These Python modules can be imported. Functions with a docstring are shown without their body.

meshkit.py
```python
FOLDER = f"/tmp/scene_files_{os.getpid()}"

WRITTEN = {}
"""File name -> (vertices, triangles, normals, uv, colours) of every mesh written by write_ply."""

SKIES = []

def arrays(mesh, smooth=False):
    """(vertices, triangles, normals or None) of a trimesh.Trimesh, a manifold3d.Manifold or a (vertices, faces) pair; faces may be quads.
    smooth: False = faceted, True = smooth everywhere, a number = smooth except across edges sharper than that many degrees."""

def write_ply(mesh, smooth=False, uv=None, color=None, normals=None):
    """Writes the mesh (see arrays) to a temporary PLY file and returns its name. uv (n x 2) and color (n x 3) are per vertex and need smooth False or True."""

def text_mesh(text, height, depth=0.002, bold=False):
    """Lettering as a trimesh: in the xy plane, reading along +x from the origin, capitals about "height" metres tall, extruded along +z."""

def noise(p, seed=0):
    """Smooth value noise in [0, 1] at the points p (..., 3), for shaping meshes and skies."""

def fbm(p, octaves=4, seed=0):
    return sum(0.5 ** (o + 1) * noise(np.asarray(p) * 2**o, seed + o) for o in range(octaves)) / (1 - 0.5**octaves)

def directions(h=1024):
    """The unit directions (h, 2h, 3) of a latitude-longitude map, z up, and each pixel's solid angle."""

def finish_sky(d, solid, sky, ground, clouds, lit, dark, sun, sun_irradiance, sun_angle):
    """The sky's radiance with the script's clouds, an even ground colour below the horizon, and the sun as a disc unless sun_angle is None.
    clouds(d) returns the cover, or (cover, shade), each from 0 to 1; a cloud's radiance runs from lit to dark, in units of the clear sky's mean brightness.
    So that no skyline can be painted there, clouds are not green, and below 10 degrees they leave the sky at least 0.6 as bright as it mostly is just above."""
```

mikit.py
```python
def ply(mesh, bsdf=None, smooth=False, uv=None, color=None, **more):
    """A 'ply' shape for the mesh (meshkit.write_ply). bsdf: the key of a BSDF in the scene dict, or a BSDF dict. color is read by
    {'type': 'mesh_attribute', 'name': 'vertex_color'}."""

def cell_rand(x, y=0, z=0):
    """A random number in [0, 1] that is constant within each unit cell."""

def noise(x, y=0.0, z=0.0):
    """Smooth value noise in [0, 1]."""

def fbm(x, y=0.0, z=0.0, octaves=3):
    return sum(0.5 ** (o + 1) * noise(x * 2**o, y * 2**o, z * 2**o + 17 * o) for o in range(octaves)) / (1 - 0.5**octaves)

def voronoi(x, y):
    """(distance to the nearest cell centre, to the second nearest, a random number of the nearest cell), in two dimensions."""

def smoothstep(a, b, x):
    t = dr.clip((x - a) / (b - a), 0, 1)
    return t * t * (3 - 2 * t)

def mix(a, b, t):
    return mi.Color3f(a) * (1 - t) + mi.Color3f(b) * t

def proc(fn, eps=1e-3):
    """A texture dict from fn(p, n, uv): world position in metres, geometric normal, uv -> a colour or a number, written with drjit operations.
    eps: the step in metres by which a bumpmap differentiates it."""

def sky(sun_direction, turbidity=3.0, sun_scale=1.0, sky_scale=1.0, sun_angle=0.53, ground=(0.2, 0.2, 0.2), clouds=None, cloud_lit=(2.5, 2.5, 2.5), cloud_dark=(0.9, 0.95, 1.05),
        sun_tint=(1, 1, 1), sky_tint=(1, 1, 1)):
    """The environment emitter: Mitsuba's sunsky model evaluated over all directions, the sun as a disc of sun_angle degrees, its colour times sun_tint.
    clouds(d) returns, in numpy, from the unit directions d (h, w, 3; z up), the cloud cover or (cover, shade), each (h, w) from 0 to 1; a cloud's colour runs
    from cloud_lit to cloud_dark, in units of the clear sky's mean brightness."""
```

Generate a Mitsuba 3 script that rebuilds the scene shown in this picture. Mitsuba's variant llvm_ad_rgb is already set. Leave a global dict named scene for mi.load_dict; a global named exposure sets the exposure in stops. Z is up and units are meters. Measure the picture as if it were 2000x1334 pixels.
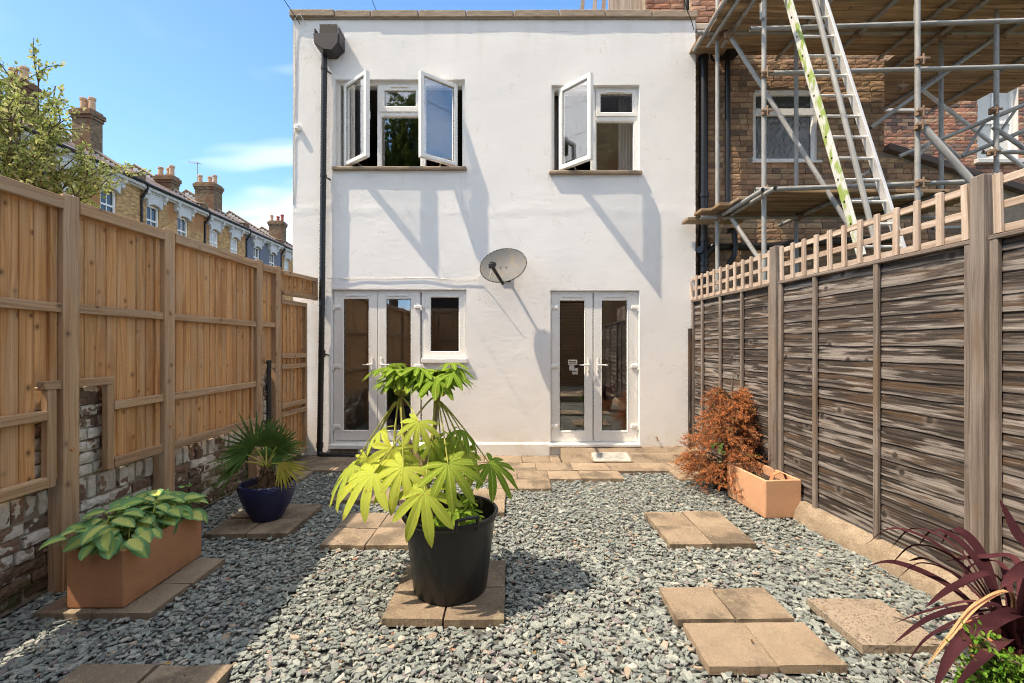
import math
import numpy as np
import drjit as dr
import mitsuba as mi
import mikit
import meshkit
from mikit import noise, fbm, voronoi, cell_rand, smoothstep, mix

T = mi.ScalarTransform4f
scene, labels = {}, {}

# ------------------------------------------------------------------ camera, sky, exposure
F, CH, HOR = 889.0, 1.5, 674.0           # focal length in photo pixels, eye height, horizon row (photo is 2000 x 1334)
scene['camera'] = {'type': 'perspective', 'fov': 2 * math.degrees(math.atan(1000 / F)), 'fov_axis': 'x', 'near_clip': 0.05, 'far_clip': 400.0,
                   'principal_point_offset_y': -7.0 / 1334,
                   'to_world': T().look_at(origin=[0, 0, CH], target=[0, 1, CH], up=[0, 0, 1])}
SUN = np.array([-2.95, -1.0, 5.1])


def clouds(d):
    """Soft fair weather cloud, denser out of view as added fill light, with thin streaks between."""
    q = d / np.maximum(d[..., 2:3] + 0.18, 0.05)
    f = meshkit.fbm(q * np.array([0.75, 1.25, 0]) + 3.0, 5, 26)
    soft = np.clip((f - 0.50) / 0.22, 0, 1)
    a = meshkit.fbm(np.stack([q[..., 0] * 1.3 + 3, q[..., 1] * 5.0, q[..., 2] * 0], -1), 4, 5)
    streak = np.clip((a - 0.56) / 0.2, 0, 1) * 0.35
    return np.clip(soft * soft * (3 - 2 * soft) * 0.9 + streak, 0, 0.95), 0.15 * soft


scene['sky'] = mikit.sky(SUN, turbidity=3.0, clouds=clouds, cloud_lit=(2.6, 2.55, 2.5), sun_scale=0.57, sun_tint=(1.0, 0.98, 0.95), sky_tint=(0.76, 0.865, 0.89))
exposure = 3.22

# ------------------------------------------------------------------ naming
taken = {}


def numbered(name):
    k = taken.get(name, 0)
    taken[name] = k + 1
    return name if k == 0 else f'{name}_{k:03d}'


def thing(name, label, cat, group=None, kind=None):
    key = numbered(name)
    labels[key] = {'label': label, 'category': cat}
    if group:
        labels[key]['group'] = group
    if kind:
        labels[key]['kind'] = kind
    return key


def put(key, b, bsdf, smooth=False, col=None):
    """One entry of the scene from a builder or a (V, F, UV) triple."""
    V, Fc, UV = b.out() if isinstance(b, B) else b
    scene[key] = mikit.ply((V, Fc), bsdf, smooth, uv=UV, color=col)
    return key


def part(parent, name, b, bsdf, smooth=False, col=None, label=None, kind=None):
    key = put(numbered(parent + '__' + name), b, bsdf, smooth, col)
    if label or kind:
        labels[key] = {k: v for k, v in (('label', label), ('kind', kind)) if v}
    return key


def struct(name, b, bsdf, label, smooth=False, col=None, kind='structure'):
    key = numbered(name)
    if b is not None:
        put(key, b, bsdf, smooth, col)
    labels[key] = {'label': label, 'kind': kind}
    if kind == 'stuff':
        labels[key]['category'] = name.split('_')[-1]
    return key


# ------------------------------------------------------------------ shapes
class B:
    def __init__(self):
        self.V, self.F, self.U, self.n = [], [], [], 0

    def add(self, t, R=None, o=None, uvo=(0, 0)):
        V, Fc, U = t
        V = np.asarray(V, float)
        if R is not None:
            V = V @ np.asarray(R, float).T
        if o is not None:
            V = V + np.asarray(o, float)
        Fc = np.asarray(Fc, int)
        if Fc.shape[1] == 4:
            Fc = np.vstack([Fc[:, [0, 1, 2]], Fc[:, [0, 2, 3]]])
        self.V.append(V)
        self.F.append(Fc + self.n)
        self.U.append((np.zeros((len(V), 2)) if U is None else np.asarray(U, float)) + np.asarray(uvo, float))
        self.n += len(V)
        return self

    def out(self):
        return np.vstack(self.V), np.vstack(self.F), np.vstack(self.U)


def unit(v):
    v = np.asarray(v, float)
    return v / max(np.linalg.norm(v), 1e-12)


def frame(x, up=(0, 0, 1)):
    """Rotation whose columns are x, y, z with z as near to up as it goes."""
    x = unit(x)
    z = np.asarray(up, float) - x * np.dot(up, x)
    if np.linalg.norm(z) < 1e-6:
        z = np.cross(x, [0.31, 0.8, 0.1])
    z = unit(z)
    return np.stack([x, np.cross(z, x), z], 1)


def rotz(a):
    c, s = math.cos(a), math.sin(a)
    return np.array([[c, -s, 0], [s, c, 0], [0, 0, 1.0]])


_ids = [0]


def nid():
    _ids[0] += 1
    return 4.0 * (_ids[0] % 350)


def cbox(L, W, H, ch=0.003):
    """Chamfered box, centred, long axis x; uv = metres along and across."""
    ch = min(ch, 0.45 * min(L, W, H))
    h = np.array([L, W, H]) / 2
    V, idx = [], {}
    for sx in (-1, 1):
        for sy in (-1, 1):
            for sz in (-1, 1):
                s = np.array([sx, sy, sz])
                for a in range(3):
                    p = s * (h - ch)
                    p[a] = s[a] * h[a]
                    idx[sx, sy, sz, a] = len(V)
                    V.append(p)
    V = np.array(V)
    Q, Tr = [], []
    S = (-1, 1)
    for a in range(3):
        b, c = [k for k in range(3) if k != a]
        for s in S:
            q = []
            for (u, v) in ((-1, -1), (1, -1), (1, 1), (-1, 1)):
                t = [0, 0, 0]
                t[a], t[b], t[c] = s, u, v
                q.append(idx[t[0], t[1], t[2], a])
            Q.append(q)
        for u in S:
            for v in S:      # edge along a between faces b (sign u) and c (sign v)
                e = []
                for s, f in ((-1, b), (1, b), (1, c), (-1, c)):
                    t = [0, 0, 0]
                    t[a], t[b], t[c] = s, u, v
                    e.append(idx[t[0], t[1], t[2], f])
                Q.append(e)
    for k in [(x, y, z) for x in S for y in S for z in S]:
        Tr.append([idx[(*k, 0)], idx[(*k, 1)], idx[(*k, 2)]])
    Q = np.array(Q)
    Fc = np.vstack([Q[:, [0, 1, 2]], Q[:, [0, 2, 3]], np.array(Tr)])
    n = np.cross(V[Fc[:, 1]] - V[Fc[:, 0]], V[Fc[:, 2]] - V[Fc[:, 0]])
    flip = (n * V[Fc].mean(1)).sum(1) < 0
    Fc[flip] = Fc[flip][:, ::-1]
    U = np.stack([V[:, 0] + 0.1 * (V[:, 1] - V[:, 2]), V[:, 1] + V[:, 2]], 1)
    return V, Fc, U


def boxc(x0, x1, y0, y1, z0, z1, ch=0.003, along=None):
    """Axis-aligned chamfered box; uv runs along its longest side."""
    s = np.array([x1 - x0, y1 - y0, z1 - z0])
    a = int(np.argmax(s)) if along is None else along
    R = {0: np.eye(3), 1: np.array([[0, -1, 0], [1, 0, 0], [0, 0, 1.0]]), 2: np.array([[0, 0, -1], [0, 1, 0], [1, 0, 0.0]])}[a]
    d = np.abs(R.T @ s)
    V, Fc, U = cbox(*d, ch)
    return V @ R.T + np.array([x0 + x1, y0 + y1, z0 + z1]) / 2, Fc, U + np.array([0.37 * a, nid()])


def bar(p0, p1, w, t, up=(0, 0, 1), ch=0.003):
    """Square-edged timber from p0 to p1: w across, t along up."""
    p0, p1 = np.asarray(p0, float), np.asarray(p1, float)
    V, Fc, U = cbox(np.linalg.norm(p1 - p0), w, t, ch)
    return V @ frame(p1 - p0, up).T + (p0 + p1) / 2, Fc, U + np.array([0, nid()])


def tube(P, r, n=10, caps=True):
    P = np.asarray(P, float)
    m = len(P)
    r = np.broadcast_to(np.asarray(r, float), (m,))
    d = np.gradient(P, axis=0)
    d /= np.maximum(np.linalg.norm(d, axis=1, keepdims=True), 1e-12)
    a = np.cross(d[0], [0.0, 0.0, 1.0] if abs(d[0][2]) < 0.9 else [1.0, 0, 0])
    V, U = [], []
    ang = np.arange(n + 1) / n * 2 * math.pi
    s = 0.0
    for i in range(m):
        a = unit(a - d[i] * np.dot(a, d[i]))
        b = np.cross(d[i], a)
        if i:
            s += np.linalg.norm(P[i] - P[i - 1])
        V.append(P[i] + r[i] * (np.cos(ang)[:, None] * a + np.sin(ang)[:, None] * b))
        U.append(np.stack([np.full(n + 1, s), ang * max(r[i], 1e-4)], 1))
    V, U = np.vstack(V), np.vstack(U)
    i, j = np.meshgrid(np.arange(m - 1), np.arange(n), indexing='ij')
    q = (i * (n + 1) + j).ravel()
    Fc = np.vstack([np.stack([q, q + 1, q + n + 2], 1), np.stack([q, q + n + 2, q + n + 1], 1)])
    if caps:
        for k, rev in ((0, True), (m - 1, False)):
            ring = V[k * (n + 1):k * (n + 1) + n]
            base = len(V)
            V = np.vstack([V, ring, P[k:k + 1]])
            U = np.vstack([U, U[k * (n + 1):k * (n + 1) + n], U[k * (n + 1):k * (n + 1) + 1]])
            jj = np.arange(n)
            t = np.stack([base + jj, base + (jj + 1) % n, np.full(n, base + n)], 1)
            Fc = np.vstack([Fc, t[:, ::-1] if rev else t])
    return V, Fc, U


def curve(P, k=8):
    """Catmull-Rom points through P."""
    P = np.asarray(P, float)
    Q = np.vstack([2 * P[0] - P[1], P, 2 * P[-1] - P[-2]])
    out = []
    for i in range(len(P) - 1):
        a, b, c, d = Q[i:i + 4]
        for t in np.linspace(0, 1, k, endpoint=False):
            out.append(0.5 * (2 * b + (c - a) * t + (2 * a - 5 * b + 4 * c - d) * t * t + (3 * b - 3 * c + d - a) * t ** 3))
    return np.vstack([out, P[-1:]])


def lathe(prof, n=40):
    """Solid of revolution about z; edges sharper than 35 degrees stay sharp."""
    prof = np.asarray(prof, float)
    d = np.diff(prof, axis=0)
    d /= np.maximum(np.linalg.norm(d, axis=1, keepdims=True), 1e-9)
    runs, cur = [], [0]
    for i in range(1, len(prof)):
        cur.append(i)
        if i < len(prof) - 1 and np.dot(d[i - 1], d[i]) < 0.82:
            runs.append(cur)
            cur = [i]
    runs.append(cur)
    b = B()
    ang = np.arange(n + 1) / n * 2 * math.pi
    for run in runs:
        p = prof[run]
        V = np.stack([np.outer(p[:, 0], np.cos(ang)), np.outer(p[:, 0], np.sin(ang)), np.repeat(p[:, 1:2], n + 1, 1)], -1).reshape(-1, 3)
        U = np.stack([np.repeat(p[:, 1:2], n + 1, 1).ravel(), np.tile(ang, len(p)) * 0.3], 1)
        i, j = np.meshgrid(np.arange(len(p) - 1), np.arange(n), indexing='ij')
        q = (i * (n + 1) + j).ravel()
        b.add((V, np.vstack([np.stack([q, q + n + 2, q + n + 1], 1)[:, ::-1] * 1, np.stack([q, q + 1, q + n + 2], 1)[:, ::-1] * 1])[:, ::-1], U))
    return b.out()


def ring(x0, x1, z0, z1, prof):
    """A mitred frame round a rectangle in the xz plane. prof: closed polygon of (inset, y)."""
    b = B()
    m = len(prof)
    for k in range(m):
        (d0, y0), (d1, y1) = prof[k], prof[(k + 1) % m]
        c = lambda d, y: np.array([[x0 + d, y, z0 + d], [x1 - d, y, z0 + d], [x1 - d, y, z1 - d], [x0 + d, y, z1 - d]])
        a, e = c(d0, y0), c(d1, y1)
        for s in range(4):
            t = (s + 1) % 4
            b.add((np.array([a[s], a[t], e[t], e[s]]), np.array([[0, 1, 2, 3]]), None))
    return b.out()


def sash(w, y=0.0, depth=0.06, bead=0.012):
    """Section of a plastic sash: inset 0 at the outside, sloped glazing bead inside; y grows inwards."""
    return [(0, y + 0.004), (0.004, y), (w - bead, y), (w, y + bead), (w, y + depth), (0, y + depth)]


def sheet(P):
    """Grid (n, m, 3) of points to a mesh with uv in metres."""
    P = np.asarray(P, float)
    n, m = P.shape[:2]
    i, j = np.meshgrid(np.arange(n - 1), np.arange(m - 1), indexing='ij')
    q = (i * m + j).ravel()
    Fc = np.vstack([np.stack([q, q + m, q + m + 1], 1), np.stack([q, q + m + 1, q + 1], 1)])
    u = np.concatenate([[0], np.cumsum(np.linalg.norm(np.diff(P[:, 0], axis=0), axis=1))])
    v = np.concatenate([[0], np.cumsum(np.linalg.norm(np.diff(P[0], axis=0), axis=1))])
    return P.reshape(-1, 3), Fc, np.stack([np.repeat(u, m), np.tile(v, n)], 1)


def prism(poly, axis, a, b):
    """Extrude a polygon given in the two other axes (in order) along axis from a to b."""
    import trimesh
    from shapely.geometry import Polygon
    t = trimesh.creation.extrude_polygon(Polygon(poly), b - a, engine='earcut')
    V = np.array(t.vertices)
    V[:, 2] += a
    if axis == 1:                    # poly in x, z
        V = V[:, [0, 2, 1]]
    elif axis == 0:                  # poly in y, z
        V = V[:, [2, 0, 1]]
    Fc = np.array(t.faces)
    if axis == 1:
        Fc = Fc[:, ::-1]
    return V[Fc].reshape(-1, 3), np.arange(len(Fc) * 3).reshape(-1, 3), None


def G(px, py, z=0.0):
    """World point on the level z that a measurement (column, row) of the ground plan stands for."""
    Y = F * (CH - z) / (py - HOR)
    return np.array([(px - 1000) / F * Y, Y, z])


def P3(px, py, Y):
    return np.array([(px - 1000) / F * Y, Y, CH + (HOR - py) / F * Y])


FY = 6.09
def FX(px): return (px - 1000) / F * FY
def FZ(py): return CH + (HOR - py) / F * FY


rng = np.random.default_rng(7)
# ------------------------------------------------------------------ materials
def rgb(c):
    return {'type': 'rgb', 'value': [float(x) for x in c]}


def tex(c, eps=1e-3):
    if c == 'vc':
        return {'type': 'mesh_attribute', 'name': 'vertex_color'}
    if callable(c):
        return mikit.proc(c, eps)
    return rgb(c) if isinstance(c, (tuple, list)) else float(c)


def mat(name, color, rough=0.6, bump=None, bscale=1.0, eps=1e-3, **kw):
    d = {'type': 'principled', 'base_color': tex(color), 'roughness': tex(rough), 'specular': kw.pop('specular', 0.35), **kw}
    if bump is not None:
        d = {'type': 'bumpmap', 'relief': mikit.proc(bump, eps), 'scale': float(bscale), 'bsdf': d}
    scene[name] = {'type': 'twosided', 'bsdf': d}


def leafmat(name, color, rough=0.4, trans=0.7, **kw):
    scene[name] = {'type': 'principledthin', 'base_color': tex(color), 'roughness': rough, 'diff_trans': trans, 'eta': 1.4, **kw}


def wood(c_dark, c_mid, c_light, knots=0.6, tone=0.3, fine=70.0, weather=None, wamt=0.0, blotch=None):
    """Grain along u; a board's own number hides in v (steps of 4 m)."""
    def fn(p, n, uv):
        k = dr.floor(uv.y / 4 + 0.5)
        u, v = uv.x + k * 7.31, uv.y - 4 * k
        wob = fbm(u * 2.3, v * 5, k) * 0.05
        g = fbm(u * 1.6, (v + wob) * fine, k, 3)
        fineg = noise(u * 5, v * fine * 4.5, k)
        r = cell_rand(k, 3)
        c = mix(c_dark, c_mid, smoothstep(0.2, 0.55, g))
        c = mix(c, c_light, smoothstep(0.5, 0.85, g))
        c = c * (1 - tone + 2 * tone * r) * (0.86 + 0.28 * fineg)
        if knots > 0:
            d, _, which = voronoi(u * 7.5, v * 9 + k * 3.7)
            on = which < knots * 0.2
            c = mix(c, mi.Color3f(c_dark) * 0.8, smoothstep(0.26, 0.10, d) * on * 0.6)
            c = mix(c, mi.Color3f(c_dark) * 0.3, smoothstep(0.12, 0.05, d) * on * 0.85)
        if blotch is not None:
            b = smoothstep(0.58, 0.72, fbm(u * 1.6 + 4, v * 9 + k * 1.7, 2.0))
            c = mix(c, blotch, b * 0.8)
        if weather is not None:
            w = smoothstep(0.42, 0.75, fbm(u * 2.6 + 11, v * 16 + k, 5.0, 4))
            c = mix(c, mi.Color3f(weather) * (0.75 + 0.5 * fineg), w * wamt)
        return c
    return fn


def wood_relief(fine=70.0, amp=0.0012):
    def fn(p, n, uv):
        k = dr.floor(uv.y / 4 + 0.5)
        u, v = uv.x + k * 7.31, uv.y - 4 * k
        wob = fbm(u * 2.3, v * 5, k) * 0.05
        return amp * (fbm(u * 1.6, (v + wob) * fine, k, 3) + 0.35 * noise(u * 6, v * fine * 3, k))
    return fn


mat('pine', wood((0.385, 0.19, 0.07), (0.475, 0.252, 0.098), (0.54, 0.315, 0.14), 1.6, 0.15, 90, weather=(0.45, 0.31, 0.185), wamt=0.5, blotch=(0.34, 0.16, 0.058)), 0.65, wood_relief(45, 0.0008))
mat('pine_rail', wood((0.27, 0.16, 0.085), (0.355, 0.228, 0.128), (0.42, 0.288, 0.172), 0.8, 0.13, 80, weather=(0.37, 0.28, 0.195), wamt=0.5), 0.7, wood_relief(50, 0.0008))


def lap_color(p, n, uv):
    k = dr.floor(uv.y / 4 + 0.5)
    u, v = uv.x + k * 7.31, uv.y - 4 * k
    wob = (fbm(u * 1.7, v * 6, k, 3) - 0.5) * 0.011
    d, _, which = voronoi(u * 2.6, k * 3.7 + 0.5 + v * 2.6)
    kn = smoothstep(0.075, 0.035, d) * (which < 0.7)
    w2 = v + wob + kn * 0.01
    g = fbm(u * 2.0, w2 * 170, k, 4)
    line = noise(u * 4.0, w2 * 420, k)
    r = cell_rand(k, 3)
    t = v / 0.105                                     # 0 at the lower, exposed edge, 1 under the lap
    c = mix((0.021, 0.017, 0.015), (0.084, 0.066, 0.056), smoothstep(0.28, 0.72, g)) * (0.8 + 0.5 * r)
    br = smoothstep(0.55, 0.70, fbm(u * 2.6 + 4, w2 * 30 + k * 1.7, 2.0, 4))
    c = mix(c, (0.150, 0.088, 0.046), br * 0.42)
    big = smoothstep(0.38, 0.66, fbm(u * 0.9, k * 0.7, 7.0, 3) + 0.12 * (r - 0.5))
    wz = smoothstep(0.57, 0.80, fbm(u * 4.5 + 11, w2 * 60 + k, 5.0, 5) + 0.13 * (1 - t) + 0.16 * (big - 0.5))
    edge = smoothstep(0.20, 0.06, t + 0.16 * (noise(u * 7, k) - 0.5)) * (0.45 + 0.55 * noise(u * 5 + 3, k))
    c = mix(c, (0.37, 0.335, 0.31), dr.clip(wz * 0.72 + edge * 0.62, 0, 0.9))
    halo = smoothstep(0.16, 0.08, d) * (which < 0.7)
    c = mix(c, (0.33, 0.295, 0.27), halo * 0.22)
    c = mix(c, (0.03, 0.022, 0.018), kn * 0.85)
    return c * (0.52 + 0.42 * line)


mat('lap_wood', lap_color, 0.75, wood_relief(95, 0.0028), eps=2e-3)
mat('batten_wood', wood((0.105, 0.085, 0.072), (0.155, 0.128, 0.11), (0.205, 0.175, 0.155), 0.35, 0.14, 110, weather=(0.25, 0.22, 0.195), wamt=0.45, blotch=(0.14, 0.10, 0.07)), 0.75, wood_relief(60, 0.0015))
mat('trellis_wood', wood((0.30, 0.225, 0.17), (0.41, 0.33, 0.265), (0.50, 0.415, 0.345), 0.4, 0.12, 55), 0.7, wood_relief(55, 0.0006))
mat('scaffold_board', wood((0.15, 0.10, 0.06), (0.30, 0.205, 0.12), (0.42, 0.30, 0.19), 0.5, 0.25, 40, weather=(0.25, 0.21, 0.17), wamt=0.5), 0.8)
mat('bark', lambda p, n, uv: mix((0.05, 0.035, 0.025), (0.17, 0.13, 0.09), fbm(p.x * 40, p.y * 40, p.z * 14)), 0.85)


def render_color(p, n, uv):
    a = fbm(p.x * 1.3, p.z * 1.1, 3.0, 4)
    c = mix((0.69, 0.69, 0.685), (0.75, 0.75, 0.745), a)
    drip = smoothstep(0.52, 0.8, fbm(p.x * 7, p.z * 0.5, 2.0)) * smoothstep(4.9, 5.75, p.z)
    c = mix(c, (0.55, 0.53, 0.49), drip * 0.25)
    low = smoothstep(0.75, 0.0, p.z + 0.35 * fbm(p.x * 5, p.z * 5, 1.0)) * fbm(p.x * 9, p.z * 6, 7.0)
    c = mix(c, (0.46, 0.40, 0.32), low * 0.75)
    sx_ = smoothstep(0.02, 0.0, dr.abs(dr.abs(p.x + 1.49) - 0.85) - 0.03) + smoothstep(0.02, 0.0, dr.abs(dr.abs(p.x - 1.11) - 0.59) - 0.03)
    run = smoothstep(0.45, 0.75, fbm(p.x * 45, p.z * 1.5, 3.0)) * smoothstep(3.1, 3.8, p.z) * smoothstep(3.86, 3.80, p.z)
    c = mix(c, (0.40, 0.37, 0.32), dr.clip(sx_ * run, 0, 1) * 0.45)
    ck = dr.abs(fbm(p.x * 2.2 + 5, p.z * 2.6, 3.0, 5) - 0.5)
    c = mix(c, (0.42, 0.40, 0.37), smoothstep(0.004, 0.001, ck) * smoothstep(0.55, 0.7, noise(p.x * 0.8, p.z * 0.8, 8.0)) * 0.22)
    spot = smoothstep(0.80, 0.9, noise(p.x * 9, p.z * 9, 4.0)) * smoothstep(0.6, 0.8, noise(p.x * 60, p.z * 60, 2.0))
    return mix(c, (0.5, 0.47, 0.42), spot * 0.35)


mat('render_paint', render_color, 0.75, lambda p, n, uv: 0.0022 * fbm(p.x * 22, p.y * 22, p.z * 26, 3) + 0.0015 * noise(p.x * 130, p.y * 130, p.z * 130), 1.0, 2e-3, specular=0.2)
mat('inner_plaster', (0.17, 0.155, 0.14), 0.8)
mat('plastic_white', (0.73, 0.725, 0.70), 0.32, specular=0.5)
mat('plastic_shadow_gap', (0.10, 0.095, 0.09), 0.7)
mat('black_plastic', (0.010, 0.010, 0.011), 0.36, specular=0.5)
mat('hopper_plastic', (0.035, 0.032, 0.036), 0.45)
mat('rubber_black', (0.012, 0.012, 0.012), 0.55)
scene['pane_glass'] = {'type': 'thindielectric', 'int_ior': 2.35}
mat('coping_stone', lambda p, n, uv: mix((0.20, 0.15, 0.105), (0.36, 0.30, 0.235), fbm(p.x * 9, p.y * 20, p.z * 30, 4)), 0.85, lambda p, n, uv: 0.004 * fbm(p.x * 40, p.y * 40, p.z * 40), 1.0)


def slab_color(p, n, uv):
    k = dr.floor(uv.y / 4 + 0.5)
    r = cell_rand(k, 5)
    a = fbm(p.x * 5 + k, p.y * 5, 1.0, 4)
    c = mix((0.178, 0.136, 0.096), (0.262, 0.207, 0.152), a) * (0.86 + 0.26 * r)
    stain = smoothstep(0.46, 0.74, fbm(p.x * 4.1 + 2 * k, p.y * 4.1, 9.0, 6) + 0.10 * (noise(p.x * 70, p.y * 70, k) - 0.5))
    c = mix(c, (0.085, 0.068, 0.05), stain * 0.75)
    lich = smoothstep(0.66, 0.74, fbm(p.x * 24, p.y * 24, k, 3))
    c = mix(c, (0.26, 0.235, 0.15), lich * 0.3)
    return c * (0.80 + 0.4 * noise(p.x * 190, p.y * 190, p.z * 190))


mat('sandstone', slab_color, 0.8, lambda p, n, uv: 0.006 * fbm(p.x * 8, p.y * 20, p.z * 20, 4) + 0.0012 * noise(p.x * 150, p.y * 150, 0.0), 1.0, 2e-3)


def speckle(p, n, uv):
    a = 0.55 * noise(p.x * 85, p.y * 85, p.z * 85) + 0.45 * noise(p.x * 190, p.y * 190, 4.0)
    b = fbm(p.x * 12, p.y * 12, 3.0, 4)
    c = mix((0.20, 0.162, 0.122), (0.29, 0.243, 0.19), b)
    return mix(c, (0.14, 0.11, 0.086), smoothstep(0.54, 0.68, a))


mat('aggregate_slab', speckle, 0.85, lambda p, n, uv: 0.003 * noise(p.x * 60, p.y * 60, p.z * 60), 1.0)
mat('slate_chip', 'vc', 0.6, specular=0.4)
mat('soil', lambda p, n, uv: mix((0.018, 0.012, 0.009), (0.06, 0.045, 0.033), fbm(p.x * 45, p.y * 45, p.z * 45)), 0.95, lambda p, n, uv: 0.01 * fbm(p.x * 60, p.y * 60, p.z * 60), 1.0)
mat('gravel_bed_dirt', lambda p, n, uv: mix((0.05, 0.052, 0.05), (0.12, 0.122, 0.113), fbm(p.x * 50, p.y * 50, p.z * 50)), 0.95)
mat('ground_earth', lambda p, n, uv: mix((0.05, 0.06, 0.03), (0.12, 0.11, 0.07), fbm(p.x * 2, p.y * 2, 0.0)), 0.95)
mat('concrete', lambda p, n, uv: mix((0.15, 0.112, 0.075), (0.32, 0.262, 0.195), fbm(p.x * 14, p.y * 14, p.z * 14, 4)) * (0.7 + 0.6 * noise(p.x * 130, p.y * 130, p.z * 130)), 0.9, lambda p, n, uv: 0.008 * fbm(p.x * 26, p.y * 26, p.z * 26, 4), 1.0, 2e-3)
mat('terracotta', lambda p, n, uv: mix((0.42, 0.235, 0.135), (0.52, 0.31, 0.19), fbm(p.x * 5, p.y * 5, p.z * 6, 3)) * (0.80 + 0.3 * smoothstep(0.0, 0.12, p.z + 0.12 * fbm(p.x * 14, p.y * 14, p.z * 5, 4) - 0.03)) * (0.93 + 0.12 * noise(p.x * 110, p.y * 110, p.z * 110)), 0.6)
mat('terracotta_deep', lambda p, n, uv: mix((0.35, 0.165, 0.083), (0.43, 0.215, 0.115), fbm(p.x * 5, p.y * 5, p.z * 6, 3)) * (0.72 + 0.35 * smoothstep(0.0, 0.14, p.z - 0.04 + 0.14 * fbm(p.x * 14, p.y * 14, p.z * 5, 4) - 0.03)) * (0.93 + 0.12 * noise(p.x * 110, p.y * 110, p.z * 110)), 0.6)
mat('clay_pot', lambda p, n, uv: mix((0.36, 0.13, 0.06), (0.50, 0.24, 0.13), fbm(p.x * 9, p.y * 9, p.z * 12, 3)), 0.75)
mat('blue_glaze', lambda p, n, uv: mix((0.004, 0.006, 0.035), (0.016, 0.02, 0.10), fbm(p.x * 8, p.y * 8, p.z * 14)), 0.16, lambda p, n, uv: 0.0014 * dr.sin((uv.x + 0.035 * dr.abs((uv.y * 4.25 - dr.floor(uv.y * 4.25)) * 2 - 1)) * 300), 1.0, 1e-3, specular=0.6)
mat('galvanised', lambda p, n, uv: mix((0.17, 0.175, 0.175), (0.39, 0.395, 0.385), fbm(p.x * 9 + uv.y * 20, p.y * 9, p.z * 5 + uv.x * 3, 3)), 0.5, metallic=0.1)
mat('aluminium', lambda p, n, uv: mix((0.52, 0.52, 0.51), (0.74, 0.74, 0.73), fbm(p.x * 12, p.y * 12, p.z * 4)), 0.42, metallic=0.35)
mat('algae_aluminium', lambda p, n, uv: mix((0.62, 0.62, 0.58), (0.30, 0.40, 0.10), smoothstep(0.44, 0.62, fbm(p.x * 22, p.y * 22, p.z * 7, 4))), 0.6)
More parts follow.
